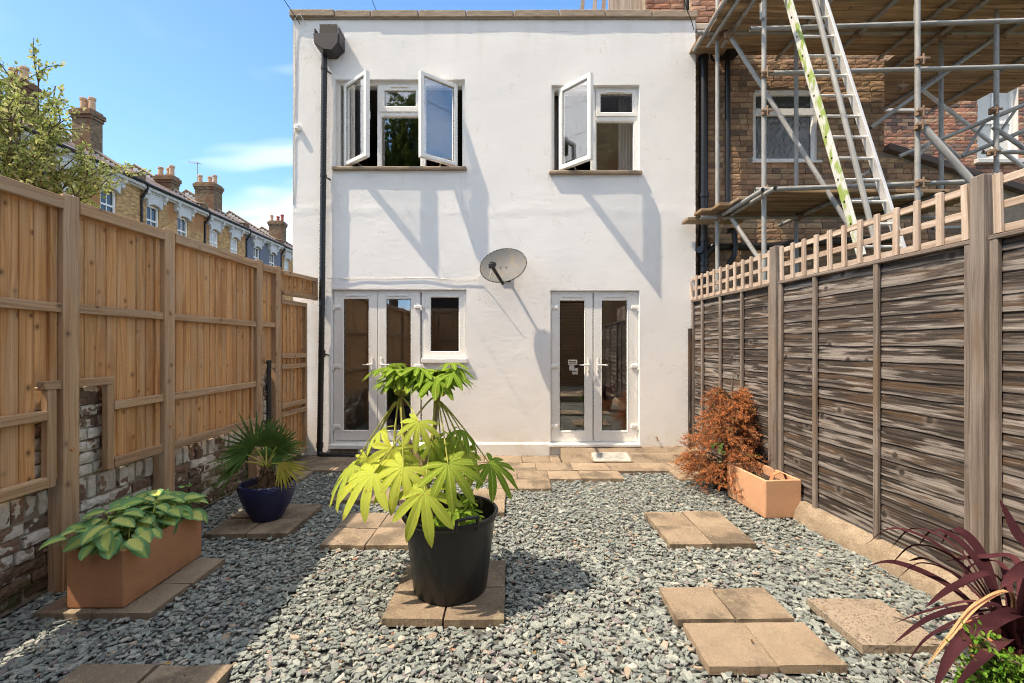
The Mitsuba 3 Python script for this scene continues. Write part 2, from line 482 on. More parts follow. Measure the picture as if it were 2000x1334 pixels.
mat('rusty_steel', lambda p, n, uv: mix((0.10, 0.06, 0.04), (0.34, 0.24, 0.17), fbm(p.x * 50, p.y * 50, p.z * 50)), 0.75)
mat('dish_grey', lambda p, n, uv: mix((0.10, 0.105, 0.11), mi.Color3f(0.17, 0.135, 0.095), smoothstep(0.45, 0.75, fbm(p.x * 9, p.y * 9, p.z * 7 + 3, 3))), 0.62)
mat('brick_vc', 'vc', 0.85, lambda p, n, uv: 0.007 * fbm(p.x * 42, p.y * 42, p.z * 42, 3), 1.0, 2e-3)


def old_brick_color(p, n, uv):
    k = dr.floor(uv.y / 4 + 0.5)
    r1, r2 = cell_rand(k, 1), cell_rand(k, 2)
    f = noise(p.y * 70, p.z * 70, p.x * 70)
    brick = mix(mix((0.11, 0.075, 0.055), (0.235, 0.15, 0.098), r1), (0.22, 0.17, 0.12), smoothstep(0.6, 0.9, r2)) * (0.65 + 0.7 * f)
    white = mix((0.40, 0.36, 0.28), (0.64, 0.61, 0.53), fbm(p.y * 9, p.z * 9, k, 3)) * (0.85 + 0.3 * f)
    damp = smoothstep(0.05, 0.42, p.z)
    level = 0.66 - 0.30 * smoothstep(0.15, 0.75, r2) * (0.45 + 0.55 * damp) - 0.10 * smoothstep(0.45, 0.6, p.z)
    flake = smoothstep(level - 0.015, level + 0.025, fbm(p.y * 19 + k, p.z * 19, p.x * 19, 5))
    c = mix(brick, white, flake)
    moss = smoothstep(0.50, 0.62, fbm(p.y * 8, p.z * 8, 6.0, 4)) * (1 - damp)
    return mix(c * (0.55 + 0.45 * damp), (0.075, 0.085, 0.03), moss * 0.7)


mat('old_brick', old_brick_color, 0.9, lambda p, n, uv: 0.020 * fbm(p.x * 26, p.y * 26, p.z * 30, 5), 1.0, 2e-3)
mat('mortar', lambda p, n, uv: mix((0.20, 0.165, 0.125), (0.33, 0.285, 0.225), fbm(p.x * 25, p.y * 25, p.z * 25)), 0.95)
mat('old_mortar', lambda p, n, uv: mix((0.15, 0.125, 0.085), (0.36, 0.31, 0.235), fbm(p.x * 16, p.y * 16, p.z * 16, 4)), 0.95, lambda p, n, uv: 0.012 * fbm(p.x * 30, p.y * 30, p.z * 30, 4), 1.0, 2e-3)


def stock_brick(tint):
    def fn(p, n, uv):
        # far-off brickwork: courses of 75 mm, 225 mm stretchers; the wall's own direction picks the axis
        a = dr.select(dr.abs(n.x) > 0.6, p.y, p.x)
        row = dr.floor(p.z / 0.075)
        s = a / 0.225 + 0.5 * (row - 2 * dr.floor(row / 2))
        fx, fz = s - dr.floor(s), p.z / 0.075 - row
        r = cell_rand(dr.floor(s), row, 4)
        c = mix(mi.Color3f(tint) * 0.55, mi.Color3f(tint) * 1.3, r)
        c = mix(c, mi.Color3f(tint) * mi.Color3f(0.75, 0.55, 0.5), smoothstep(0.45, 0.65, fbm(a * 0.8, p.z * 0.6, 3.0)))
        m = dr.maximum(smoothstep(0.06, 0.03, fx), smoothstep(0.17, 0.08, fz))
        return mix(c, mi.Color3f(tint) * 0.75 + 0.05, m * 0.8)
    return fn


mat('stock_brick', stock_brick((0.44, 0.27, 0.115)), 0.9)
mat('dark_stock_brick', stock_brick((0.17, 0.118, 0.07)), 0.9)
mat('blue_render', (0.13, 0.145, 0.185), 0.8)
mat('white_stucco', lambda p, n, uv: mix((0.42, 0.42, 0.41), (0.58, 0.58, 0.57), fbm(p.x * 4, p.y * 4, p.z * 4)), 0.7)
mat('roof_slate', lambda p, n, uv: mix((0.075, 0.056, 0.05), (0.16, 0.122, 0.108), cell_rand(dr.floor(p.y / 0.25 + 0.5 * dr.floor(p.z / 0.12)), dr.floor(p.z / 0.12), 2)), 0.7)
mat('lead', (0.42, 0.43, 0.45), 0.5)
mat('chimney_pot_buff', lambda p, n, uv: mix((0.42, 0.27, 0.16), (0.55, 0.38, 0.25), fbm(p.x * 6, p.y * 6, p.z * 6)), 0.8)
mat('chimney_pot_red', (0.34, 0.085, 0.05), 0.8)
mat('dark_glass', (0.03, 0.037, 0.04), 0.05, specular=0.9)
mat('net_curtain', (0.55, 0.56, 0.55), 0.8)
mat('obscure_glass', (0.045, 0.052, 0.05), 0.22, lambda p, n, uv: 0.004 * noise(p.x * 55, p.y * 5, p.z * 22), 1.0, 2e-3, specular=0.8)
mat('paper', (0.62, 0.62, 0.60), 0.7)
mat('ink', (0.05, 0.05, 0.05), 0.7)
mat('fabric_pale', (0.42, 0.37, 0.33), 0.9)
mat('manhole_steel', lambda p, n, uv: mix((0.30, 0.30, 0.285), (0.46, 0.455, 0.43), fbm(p.x * 20, p.y * 20, 1.0)), 0.55)
mat('cable_white', (0.55, 0.53, 0.49), 0.5)
mat('stone_pale', (0.45, 0.41, 0.35), 0.8)
mat('blue_plastic', (0.03, 0.16, 0.45), 0.4)
mat('yellow_tape', (0.55, 0.40, 0.03), 0.5)


# leaves ---------------------------------------------------------------------
def fatsia_color(p, n, uv):
    k = dr.floor(uv.y / 4 + 0.5)
    v, u = uv.y - 4 * k, uv.x
    r = cell_rand(k, 9)
    c = mix((0.17, 0.29, 0.03), (0.50, 0.57, 0.09), smoothstep(0.1, 0.95, r))
    c = mix(c, (0.52, 0.44, 0.03), smoothstep(0.55, 0.8, fbm(p.x * 14 + k, p.y * 14, p.z * 14)) * smoothstep(0.5, 0.95, r) * 0.7)
    vein = smoothstep(0.10, 0.03, dr.abs(v) * (u + 0.12) * 1.6)
    side = dr.abs(v) * 1.3 - u * 9
    sv = smoothstep(0.10, 0.03, dr.abs(side - dr.floor(side + 0.5)))
    c = mix(c, (0.52, 0.56, 0.16), vein * 0.7)
    c = mix(c, (0.40, 0.48, 0.10), sv * 0.34)
    bl = smoothstep(0.70, 0.80, fbm(p.x * 34 + k, p.y * 34, p.z * 34)) + smoothstep(0.80, 1.0, u) * smoothstep(0.45, 0.7, r) * noise(p.x * 60, p.y * 60, p.z * 60)
    return mix(c, (0.30, 0.19, 0.05), dr.clip(bl, 0, 1) * 0.55)


def hosta_color(p, n, uv):
    k = dr.floor(uv.y / 4 + 0.5)
    v, u = uv.y - 4 * k, uv.x
    edge = dr.abs(v) + 0.35 * (fbm(u * 4, v * 9 + k, k) - 0.5) + 0.25 * smoothstep(0.6, 1.0, u)
    r = cell_rand(k, 2)
    c = mix(mix((0.60, 0.61, 0.20), (0.38, 0.55, 0.15), r), (0.17, 0.34, 0.15), smoothstep(0.30, 0.78, edge + 0.3 * (r - 0.5)))
    rib = v * 5.0
    rb = smoothstep(0.16, 0.04, dr.abs(rib - dr.floor(rib + 0.5)))
    return mix(c, mi.Color3f(0.05, 0.11, 0.05), rb * 0.25)


leafmat('fatsia_leaf', fatsia_color, 0.35, 0.75)
leafmat('hosta_leaf', hosta_color, 0.42, 0.5)
mat('petiole', lambda p, n, uv: mix((0.30, 0.34, 0.06), (0.40, 0.38, 0.09), fbm(p.x * 10, p.y * 10, p.z * 10)), 0.5)
mat('fatsia_bark', lambda p, n, uv: mix((0.17, 0.12, 0.07), (0.36, 0.27, 0.17), fbm(p.x * 30, p.y * 30, p.z * 60)), 0.8)
leafmat('palm_leaf', lambda p, n, uv: mix((0.035, 0.085, 0.022), (0.11, 0.18, 0.045), fbm(p.x * 15, p.y * 15, p.z * 15)), 0.4, 0.4)
leafmat('palm_leaf_yellow', (0.30, 0.27, 0.05), 0.5, 0.5)
mat('palm_fibre', lambda p, n, uv: mix((0.035, 0.02, 0.012), (0.20, 0.13, 0.07), fbm(p.x * 60, p.y * 60, p.z * 20)), 0.9)
leafmat('dead_needle', 'vc', 0.7, 0.5)
leafmat('tree_leaf', 'vc', 0.45, 0.8)
leafmat('phormium_leaf', lambda p, n, uv: mix((0.034, 0.013, 0.017), (0.098, 0.036, 0.043), smoothstep(0.25, 0.9, fbm(uv.x * 4 + uv.y * 3, uv.y * 9, dr.floor(uv.y / 4 + 0.5)))), 0.33, 0.25)
leafmat('phormium_dry', lambda p, n, uv: mix((0.13, 0.05, 0.035), (0.46, 0.31, 0.16), smoothstep(0.38, 0.56, fbm(uv.x * 5, uv.y * 160, 1.0))), 0.6, 0.3)
leafmat('shrub_leaf', 'vc', 0.45, 0.7)
# ------------------------------------------------------------------ ground, gravel bed, paving
def plane(x0, x1, y0, y1, z, n=2):
    return sheet(np.stack(np.meshgrid(np.linspace(x0, x1, n), np.linspace(y0, y1, n), [z], indexing='ij'), -1)[:, :, 0])


struct('ground', B().add(plane(-250, 250, -250, 250, -0.08)), 'ground_earth', 'bare earth and rough grass around the houses')
bed = np.stack(np.meshgrid(np.linspace(-2.95, 2.75, 60), np.linspace(0.3, 6.08, 60), [0.0], indexing='ij'), -1)[:, :, 0]
bed[..., 2] = -0.016 + 0.02 * (meshkit.fbm(bed * 2.2, 3) - 0.5)
struct('gravel_bed', B().add(sheet(bed)), 'gravel_bed_dirt', 'dark dirt under the slate chippings', True)


def lx(Y): return -2.765 - 0.0143 * Y          # face of the old brick wall on the left
def rx(Y): return 2.735 - 0.052 * Y            # face of the lap panel fence on the right


SLABS = []                                     # (x0, x1, y0, y1) kept free of chippings


def slab_mesh(x0, x1, y0, y1, z, t=0.045, tilt=(0, 0), rough=0.004):
    """One paving slab with a riven top and slightly uneven edges."""
    n = 9
    a, b = np.meshgrid(np.linspace(0, 1, n), np.linspace(0, 1, n), indexing='ij')
    X, Y = x0 + (x1 - x0) * a, y0 + (y1 - y0) * b
    sd = x0 * 13 + y0 * 29
    wob = lambda s: 0.003 * (meshkit.fbm(np.stack([a * 4 + sd + s, b * 4 + s, a * 0], -1), 2) - 0.5) * 2
    X = X + wob(3) * ((a < 0.01) | (a > 0.99)) * 1.0
    Y = Y + wob(9) * ((b < 0.01) | (b > 0.99)) * 1.0
    Z = z + rough * (meshkit.fbm(np.stack([X * 6, Y * 11, X * 0 + sd], -1), 3) - 0.5) * 2 + tilt[0] * (a - .5) + tilt[1] * (b - .5)
    edge = (a < 0.01) | (a > 0.99) | (b < 0.01) | (b > 0.99)
    Z = Z - edge * 0.003
    top = np.stack([X, Y, Z], -1)
    bld = B().add(sheet(top))
    loop = np.vstack([top[:, 0], top[-1, 1:], top[-2::-1, -1], top[0, -2::-1]])
    low = loop.copy()
    low[:, 2] = z - t
    bld.add(sheet(np.stack([low, loop], 1)))
    V, Fc, U = bld.out()
    U[:, 1] += nid()
    return V, Fc, U


POS4 = {(0, 0): 'front left', (1, 0): 'front right', (0, 1): 'back left', (1, 1): 'back right'}


def slab_group(x0, y0, s, nx, ny, z, names, mtl='sandstone', jit=0.004, gap=0.010):
    for j in range(ny):
        for i in range(nx):
            if (i, j) not in names:
                continue
            a, b = x0 + i * s + rng.uniform(-jit, jit), y0 + j * s + rng.uniform(-jit, jit)
            key = thing('paving_slab', names[i, j], 'paving slab')
            put(key, slab_mesh(a + gap / 2, a + s - gap / 2, b + gap / 2, b + s - gap / 2, z + rng.uniform(-.003, .003), tilt=rng.uniform(-.008, .008, 2)), mtl)
            SLABS.append((a, a + s, b, b + s))


def four(what, nx=2, ny=2):
    return {k: f'{v} sandstone slab of {what}' for k, v in POS4.items()}


slab_group(-0.70, 2.42, 0.33, 2, 2, 0.040, four('the four under the black plastic tub'))
slab_group(-1.404, 3.32, 0.33, 2, 2, 0.040, four('the bare four behind and left of the black tub'))
slab_group(-1.74, 4.30, 0.33, 3, 1, 0.036, {(0, 0): 'left sandstone slab of the strip of three behind the leaves of the tub plant', (1, 0): 'middle sandstone slab of the strip of three behind the leaves of the tub plant',
                                            (2, 0): 'right sandstone slab of the strip of three behind the leaves of the tub plant'})
slab_group(-0.395, 3.97, 0.335, 1, 2, 0.040, {(0, 0): 'front sandstone slab of the two just behind the black tub rim', (0, 1): 'back sandstone slab of the two just behind the black tub rim'})
slab_group(-2.40, 3.53, 0.33, 2, 2, 0.036, four('the four under the blue glazed pot'))
slab_group(-2.62, 2.48, 0.325, 2, 2, 0.036, four('the four under the hosta planter'))
slab_group(-1.98, 1.75, 0.35, 2, 1, 0.034, {(0, 0): 'left sandstone slab of the pair at the bottom left edge of the gravel', (1, 0): 'right sandstone slab of the pair at the bottom left edge of the gravel'})
slab_group(1.157, 3.35, 0.328, 2, 2, 0.040, four('the bare four in front of the empty terracotta planter'))
slab_group(0.875, 2.412, 0.315, 2, 1, 0.050, {(0, 0): 'left slab of the higher back pair in the stepped group at front right', (1, 0): 'right slab of the higher back pair in the stepped group at front right'})
slab_group(0.89, 2.075, 0.325, 2, 1, 0.040, {(0, 0): 'left slab of the lower front pair in the stepped group at front right', (1, 0): 'right slab of the lower front pair in the stepped group at front right'})
slab_group(1.695, 2.21, 0.43, 1, 1, 0.040, {(0, 0): 'square pebbly aggregate slab lying alone beside the red leaved plant'}, 'aggregate_slab')

patio = struct('patio', B().add(plane(-2.9, 2.6, 5.3, 6.09, -0.004)), 'soil', 'paved strip of tan slabs along the foot of the white wall')


def lay(x0, x1, y0, y1, z=0.034, ln=0.5, tiltz=None):
    x = x0
    first = True
    while x < x1 - 0.02:
        L = rng.uniform(0.30, 0.52) if ln is None else ln * rng.uniform(0.7, 1.1)
        e = x1 if x + L > x1 - 0.12 else x + L
        V, Fc, U = slab_mesh(x + .003, e - .003, y0 + .003, y1 - .003, z + rng.uniform(-.003, .003), 0.05, rng.uniform(-.006, .006, 2), 0.003)
        if tiltz:
            V[:, 2] += np.interp(V[:, 1], *tiltz)
        part(patio, 'paving_slab', (V, Fc, U), 'sandstone')
        SLABS.append((x, e, y0, y1))
        x = e


lay(-2.86, 0.62, 5.69, 6.085, ln=0.45)
lay(-2.86, 2.42, 5.325, 5.685, ln=0.42)
lay(-1.9, 1.24, 4.995, 5.32, ln=0.36)
lay(1.83, 2.42, 4.99, 5.32, ln=0.3)
lay(-0.236, 0.41, 4.665, 4.99, ln=0.65)
lay(-2.72, -2.32, 4.99, 5.32, ln=0.4)
lay(-2.72, -2.33, 4.62, 4.985, ln=0.4)
RAMP = ([5.69, 6.09], [0.0, 0.115])
lay(0.65, 1.02, 5.69, 5.885, 0.036, 0.4, RAMP)
lay(0.65, 1.02, 5.89, 6.08, 0.036, 0.4, RAMP)
lay(1.50, 2.42, 5.69, 5.885, 0.036, 0.36, RAMP)
lay(1.02, 2.42, 5.93, 6.08, 0.036, 0.5, RAMP)
part(patio, 'ramp_riser', prism([(5.69, -0.02), (6.088, -0.02), (6.088, 0.145), (5.69, 0.03)], 0, 0.645, 2.44), 'concrete')

mh = thing('manhole_cover', 'grey steel manhole cover set in the ramp before the right doors', 'manhole cover')
b = B().add(cbox(0.47, 0.215, 0.012, 0.003))
for k in range(7):
    b.add(cbox(0.30 if k % 2 else 0.36, 0.008, 0.006, 0.002), None, (0.0, -0.085 + k * 0.028, 0.008))
b.add(cbox(0.07, 0.03, 0.006, 0.002), None, (0.02, -0.08, 0.009))
sl = math.atan2(0.115, 0.40)
Rm = np.array([[1, 0, 0], [0, math.cos(sl), -math.sin(sl)], [0, math.sin(sl), math.cos(sl)]])
part(mh, 'cover', (lambda t: (t[0] @ Rm.T + np.array([1.26, 5.80, 0.075]), t[1], t[2]))(b.out()), 'manhole_steel')
b = B()
for sgn in (-1, 1):
    b.add(cbox(0.51, 0.016, 0.014, 0.003), None, (0, sgn * 0.117, 0))
    b.add(cbox(0.016, 0.218, 0.014, 0.003), None, (sgn * 0.247, 0, 0))
part(mh, 'rim', (lambda t: (t[0] @ Rm.T + np.array([1.26, 5.80, 0.074]), t[1], t[2]))(b.out()), 'concrete')

# slate chippings: flat angular flakes lying on each other, one mass ------------------------
def chippings(n, area, smin, smax, seed, stray=False):
    g = np.random.default_rng(seed)
    x0, x1, y0, y1 = area
    XY = np.stack([g.uniform(x0, x1, n), g.uniform(y0, y1, n)], 1)
    keep = (XY[:, 0] > [lx(y) + 0.02 for y in XY[:, 1]]) & (XY[:, 0] < [rx(y) - 0.04 for y in XY[:, 1]])
    on = np.zeros(n, bool)
    for (a, b_, c, d) in SLABS:
        if stray:
            on |= (XY[:, 0] > a) & (XY[:, 0] < b_) & (XY[:, 1] > c) & (XY[:, 1] < d) & (np.minimum(np.minimum(XY[:, 0] - a, b_ - XY[:, 0]), np.minimum(XY[:, 1] - c, d - XY[:, 1])) < g.uniform(0, .16, n) ** 1.3)
            continue
        lap = np.where(g.random(n) < .12, .012, -.008)
        keep &= ~((XY[:, 0] > a + lap) & (XY[:, 0] < b_ - lap) & (XY[:, 1] > c + lap) & (XY[:, 1] < d - lap))
    XY = XY[keep & on] if stray else XY[keep]
    n = len(XY)
    Vs, Fs, k = [], [], 6
    L = np.exp(g.normal(math.log((smin + smax) / 2), 0.40, n)).clip(smin * 0.6, smax * 1.5)
    W = L * g.uniform(0.34, 0.78, n)
    H = g.uniform(0.0015, 0.0042, n) * (L / 0.035) ** 0.5
    ang = np.sort(g.uniform(0, 2 * math.pi, (n, k)) * 0.35 + np.arange(k) / k * 2 * math.pi * 1.0, 1)
    rad = g.uniform(0.72, 1.0, (n, k))
    px, py = np.cos(ang) * rad, np.sin(ang) * rad
    top = np.stack([px * L[:, None] / 2, py * W[:, None] / 2, np.repeat(H[:, None], k, 1)], -1)
    bot = top * np.array([1.12, 1.12, 0]) - np.array([0, 0, 1]) * H[:, None, None] * 0.6
    ctr = np.zeros((n, 1, 3))
    ctr[:, 0, 2] = H * g.uniform(0.9, 1.35, n)
    V = np.concatenate([top, bot, ctr], 1)
    tilt, ta, yaw = np.abs(g.normal(0, 0.17, n)).clip(0, 0.7), g.uniform(0, 2 * math.pi, n), g.uniform(0, 2 * math.pi, n)
    c, s = np.cos(yaw), np.sin(yaw)
    V = np.stack([V[..., 0] * c[:, None] - V[..., 1] * s[:, None], V[..., 0] * s[:, None] + V[..., 1] * c[:, None], V[..., 2]], -1)
    ax = np.stack([np.cos(ta), np.sin(ta), 0 * ta], 1)[:, None]
    ct, st = np.cos(tilt)[:, None, None], np.sin(tilt)[:, None, None]
    V = V * ct + np.cross(np.broadcast_to(ax, V.shape), V) * st + ax * (V * ax).sum(-1, keepdims=True) * (1 - ct)
    lift = g.uniform(-0.010, 0.012, n) + 0.30 * np.sin(tilt) * W / 2 + 0.018 * (meshkit.fbm(np.stack([XY[:, 0] * 2.2, XY[:, 1] * 2.2, XY[:, 0] * 0], -1), 3) - 0.5)
    if stray:
        lift = lift * 0 + 0.045
    V += np.stack([XY[:, 0], XY[:, 1], lift], 1)[:, None]
    jj = np.arange(k)
    f = np.vstack([np.stack([jj, (jj + 1) % k, np.full(k, 2 * k)], 1), np.stack([jj, jj + k, (jj + 1) % k], 1), np.stack([(jj + 1) % k, jj + k, (jj + 1) % k + k], 1)])
    Fc = (f[None] + (np.arange(n) * (2 * k + 1))[:, None, None]).reshape(-1, 3)
    pal = np.array([[.205, .235, .222], [.165, .19, .185], [.26, .285, .265], [.13, .15, .155], [.30, .31, .285], [.19, .17, .18], [.30, .25, .195], [.42, .40, .36], [.31, .17, .11], [.095, .105, .11]])
    col = pal[g.choice(len(pal), n, p=[.32, .205, .21, .075, .085, .045, .033, .009, .002, .016])] * g.uniform(0.82, 1.12, (n, 1))
    C = np.repeat(col[:, None], 2 * k + 1, 1) * g.uniform(0.93, 1.07, (n, 2 * k + 1, 1))
    return V.reshape(-1, 3), Fc, C.reshape(-1, 3)


ch = [chippings(64000, (-2.85, 2.6, 0.9, 5.35), 0.022, 0.042, 3), chippings(9000, (-2.85, 2.6, 0.9, 3.4), 0.032, 0.054, 4), chippings(260, (-2.6, 2.4, 1.5, 5.6), 0.012, 0.026, 5, True)]
V = np.vstack([c[0] for c in ch])
Fc = np.vstack([ch[0][1], ch[1][1] + len(ch[0][0]), ch[2][1] + len(ch[0][0]) + len(ch[1][0])])
key = struct('slate_gravel', None, None, 'loose grey green slate chippings covering the yard', kind='stuff')
put(key, (V, Fc, None), 'slate_chip', False, np.vstack([c[2] for c in ch]))

pb = thing('pebble', 'round white pebble lying on the chippings in front of the black tub', 'pebble')
pm = lathe([(0.0001, -0.016), (0.012, -0.013), (0.02, -0.004), (0.02, 0.004), (0.012, 0.013), (0.0001, 0.016)], 16)
put(pb, (pm[0] * [1, 0.8, 1] + G(785, 1248, 0.02), pm[1], pm[2]), 'stone_pale', True)

# ------------------------------------------------------------------ the white rendered house
house = thing('white_house', 'white rendered two storey house end with open upstairs windows and two pairs of glazed doors', 'house')
X0, X1, ZT = FX(572), FX(1358), FZ(36)
OPEN = [(655, 908, 155, 327), (1077, 1249, 166, 336), (647, 826, 565, 868), (826, 911, 565, 700), (1075, 1249, 567, 866)]
OPEN = [(FX(a), FX(b_), FZ(d), FZ(c)) for a, b_, c, d in OPEN]
gx = np.unique(np.round(np.concatenate([np.arange(X0, X1, 0.055), [X1]] + [[a, b_] for a, b_, _, _ in OPEN]), 5))
gz = np.unique(np.round(np.concatenate([np.arange(0, ZT, 0.055), [ZT]] + [[c, d] for _, _, c, d in OPEN]), 5))
PX, PZ = np.meshgrid(gx, gz, indexing='ij')
q = np.stack([PX, PZ, PX * 0], -1)
PY = FY + 0.013 * (meshkit.fbm(q * 1.3 + 4, 3, 2) - 0.5) + 0.0028 * (meshkit.fbm(q * np.array([3.6, 4.4, 1]) + 9, 3, 5) - 0.5)
seam = 3.30 + 0.03 * np.sin(PX * 2.1) + 0.02 * np.sin(PX * 7)
PY -= 0.006 * np.exp(-((PZ - seam) / 0.03) ** 2)
cx, cz = (gx[:-1] + gx[1:]) / 2, (gz[:-1] + gz[1:]) / 2
CX, CZ = np.meshgrid(cx, cz, indexing='ij')
hole = np.zeros(CX.shape, bool)
for a, b_, c, d in OPEN:
    hole |= (CX > a) & (CX < b_) & (CZ > c) & (CZ < d)
m = len(gz)
i, j = np.nonzero(~hole)
qd = i * m + j
Fq = np.stack([qd, qd + m, qd + m + 1, qd + 1], 1)
P = np.stack([PX, PY, PZ], -1).reshape(-1, 3)
wallb = B().add((P, Fq, None))
hp = np.pad(hole, 1)
from scipy import ndimage
which, nrev = ndimage.label(hole)
revs = [B() for _ in range(nrev)]
DEEP = 0.26
for i, j in zip(*np.nonzero(hole)):                       # reveals: where a hole cell borders a wall cell
    for di, dj, e in ((-1, 0, (0, 0, 0, 1)), (1, 0, (1, 0, 1, 1)), (0, -1, (0, 0, 1, 0)), (0, 1, (0, 1, 1, 1))):
        if not hp[i + 1 + di, j + 1 + dj]:
            p, r = P[(i + e[0]) * m + j + e[1]], P[(i + e[2]) * m + j + e[3]]
            p2, r2 = p.copy(), r.copy()
            p2[1] = r2[1] = FY + DEEP
            revs[which[i, j] - 1].add((np.array([p, r, r2, p2]), np.array([[0, 1, 2, 3]]), None))
part(house, 'wall', wallb, 'render_paint', True)
for rev in revs:
    part(house, 'reveal', rev, 'render_paint')
BK = FY + 5.0
inner = B()
FL = 2.86
def quad(b_, *pts): b_.add((np.array(pts, float), np.array([[0, 1, 2, 3]]), None))
# back of the front wall, with the same holes
P2 = np.stack([PX, PX * 0 + FY + DEEP, PZ], -1).reshape(-1, 3)
inner.add((P2, Fq, None))
xa, xb, ya = X0 + 0.02, X1 - 0.02, FY + DEEP
for za, zb in ((0.02, FL - 0.1), (FL + 0.1, 5.6)):
    quad(inner, (xa, BK, za), (xb, BK, za), (xb, BK, zb), (xa, BK, zb))
    quad(inner, (xa, ya, za), (xa, BK, za), (xa, BK, zb), (xa, ya, zb))
    quad(inner, (xb, ya, za), (xb, BK, za), (xb, BK, zb), (xb, ya, zb))
    quad(inner, (xa, ya, za), (xb, ya, za), (xb, BK, za), (xa, BK, za))
    quad(inner, (xa, ya, zb), (xb, ya, zb), (xb, BK, zb), (xa, BK, zb))
    quad(inner, (-0.4, ya, za), (-0.4, BK, za), (-0.4, BK, zb), (-0.4, ya, zb))
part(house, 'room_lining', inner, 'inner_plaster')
sides = B()
quad(sides, (X0, FY - 0.003, 0), (X0, BK + .2, 0), (X0, BK + .2, ZT), (X0, FY - 0.003, ZT))
quad(sides, (X1, FY - 0.003, 0), (X1, BK + .2, 0), (X1, BK + .2, ZT), (X1, FY - 0.003, ZT))
quad(sides, (X0, BK + .2, 0), (X1, BK + .2, 0), (X1, BK + .2, ZT), (X0, BK + .2, ZT))
part(house, 'side_wall', sides, 'render_paint')
rf = B()
quad(rf, (X0, FY, 5.7), (X1, FY, 5.7), (X1, BK + .2, 5.7), (X0, BK + .2, 5.7))
quad(rf, (X0, FY + .24, 5.7), (X1, FY + .24, 5.7), (X1, FY + .24, ZT), (X0, FY + .24, ZT))
part(house, 'roof', rf, 'roof_slate')
joints = [567, 655, 726, 818, 911, 1003, 1092, 1181, 1272, 1361]
for k, (a, b_) in enumerate(zip(joints[:-1], joints[1:])):
    a, b_ = FX(a), FX(b_)
    V, Fc, U = boxc(a + .004, b_ - .004, FY - 0.042 + rng.uniform(-.005, .005), FY + .28, ZT - .004 + rng.uniform(-.006, .004), ZT + 0.092 + rng.uniform(-.006, .006), 0.010)
    part(house, 'coping_stone', (V, Fc, U), 'coping_stone')
part(house, 'coping_bed', boxc(X0 - .01, X1 - .01, FY - .022, FY + .26, ZT - .02, ZT + .06, .004), 'mortar')
part(house, 'plinth', prism([(FY - .03, 0.0), (FY + .02, 0.0), (FY + .02, 0.195), (FY - .004, 0.195), (FY - .03, 0.178)], 0, FX(700), FX(1073)), 'render_paint')

YF = FY + 0.065                                           # front of the window frames


def pane(parent, x0, x1, z0, z1, y, M=None):
    V = np.array([[x0, y, z0], [x1, y, z0], [x1, y, z1], [x0, y, z1]], float)
    if M is not None:
        V = M(V)
    return part(parent, 'pane', (V, np.array([[0, 1, 2], [0, 2, 3]]), None), 'pane_glass')


def moved(t, M):
    return (t if M is None else (M(t[0]), t[1], t[2]))


def casement(parent, px, pw, glass, y=YF - 0.012, M=None):
    """A sash (outer px rect) with its gasket and pane (glass px rect)."""
    x0, x1, z0, z1 = FX(px[0]), FX(px[1]), FZ(px[3]), FZ(px[2])
    w = FX(glass[0]) - x0
    part(parent, 'sash', moved(ring(x0, x1, z0, z1, sash(w, y)), M), 'plastic_white')
    part(parent, 'gasket', moved(ring(x0 + w - .001, x1 - w + .001, z0 + w - .001, z1 - w + .001, [(0, y + .014), (.006, y + .014), (.006, y + .02), (0, y + .02)]), M), 'rubber_black')
    pane(parent, x0 + w - .004, x1 - w + .004, z0 + w - .004, z1 - w + .004, y + 0.022, M)


def trickle_vent(parent, a, b_, y):
    part(parent, 'vent', boxc(FX(a), FX(b_), YF - .03, YF - .012, FZ(y + 1.6), FZ(y - 1.2), .004), 'plastic_white')


def swing(hx, hy, ang, slide=0.0):
    """Turn about a vertical hinge at (hx, hy)."""
    c, s = math.cos(ang), math.sin(ang)            # the stay also slides the hinge edge inwards
    def M(V):
        d = V - np.array([hx, hy, 0])
        return np.stack([d[:, 0] * c - d[:, 1] * s + hx + slide, d[:, 0] * s + d[:, 1] * c + hy, d[:, 2]], 1)
    return M


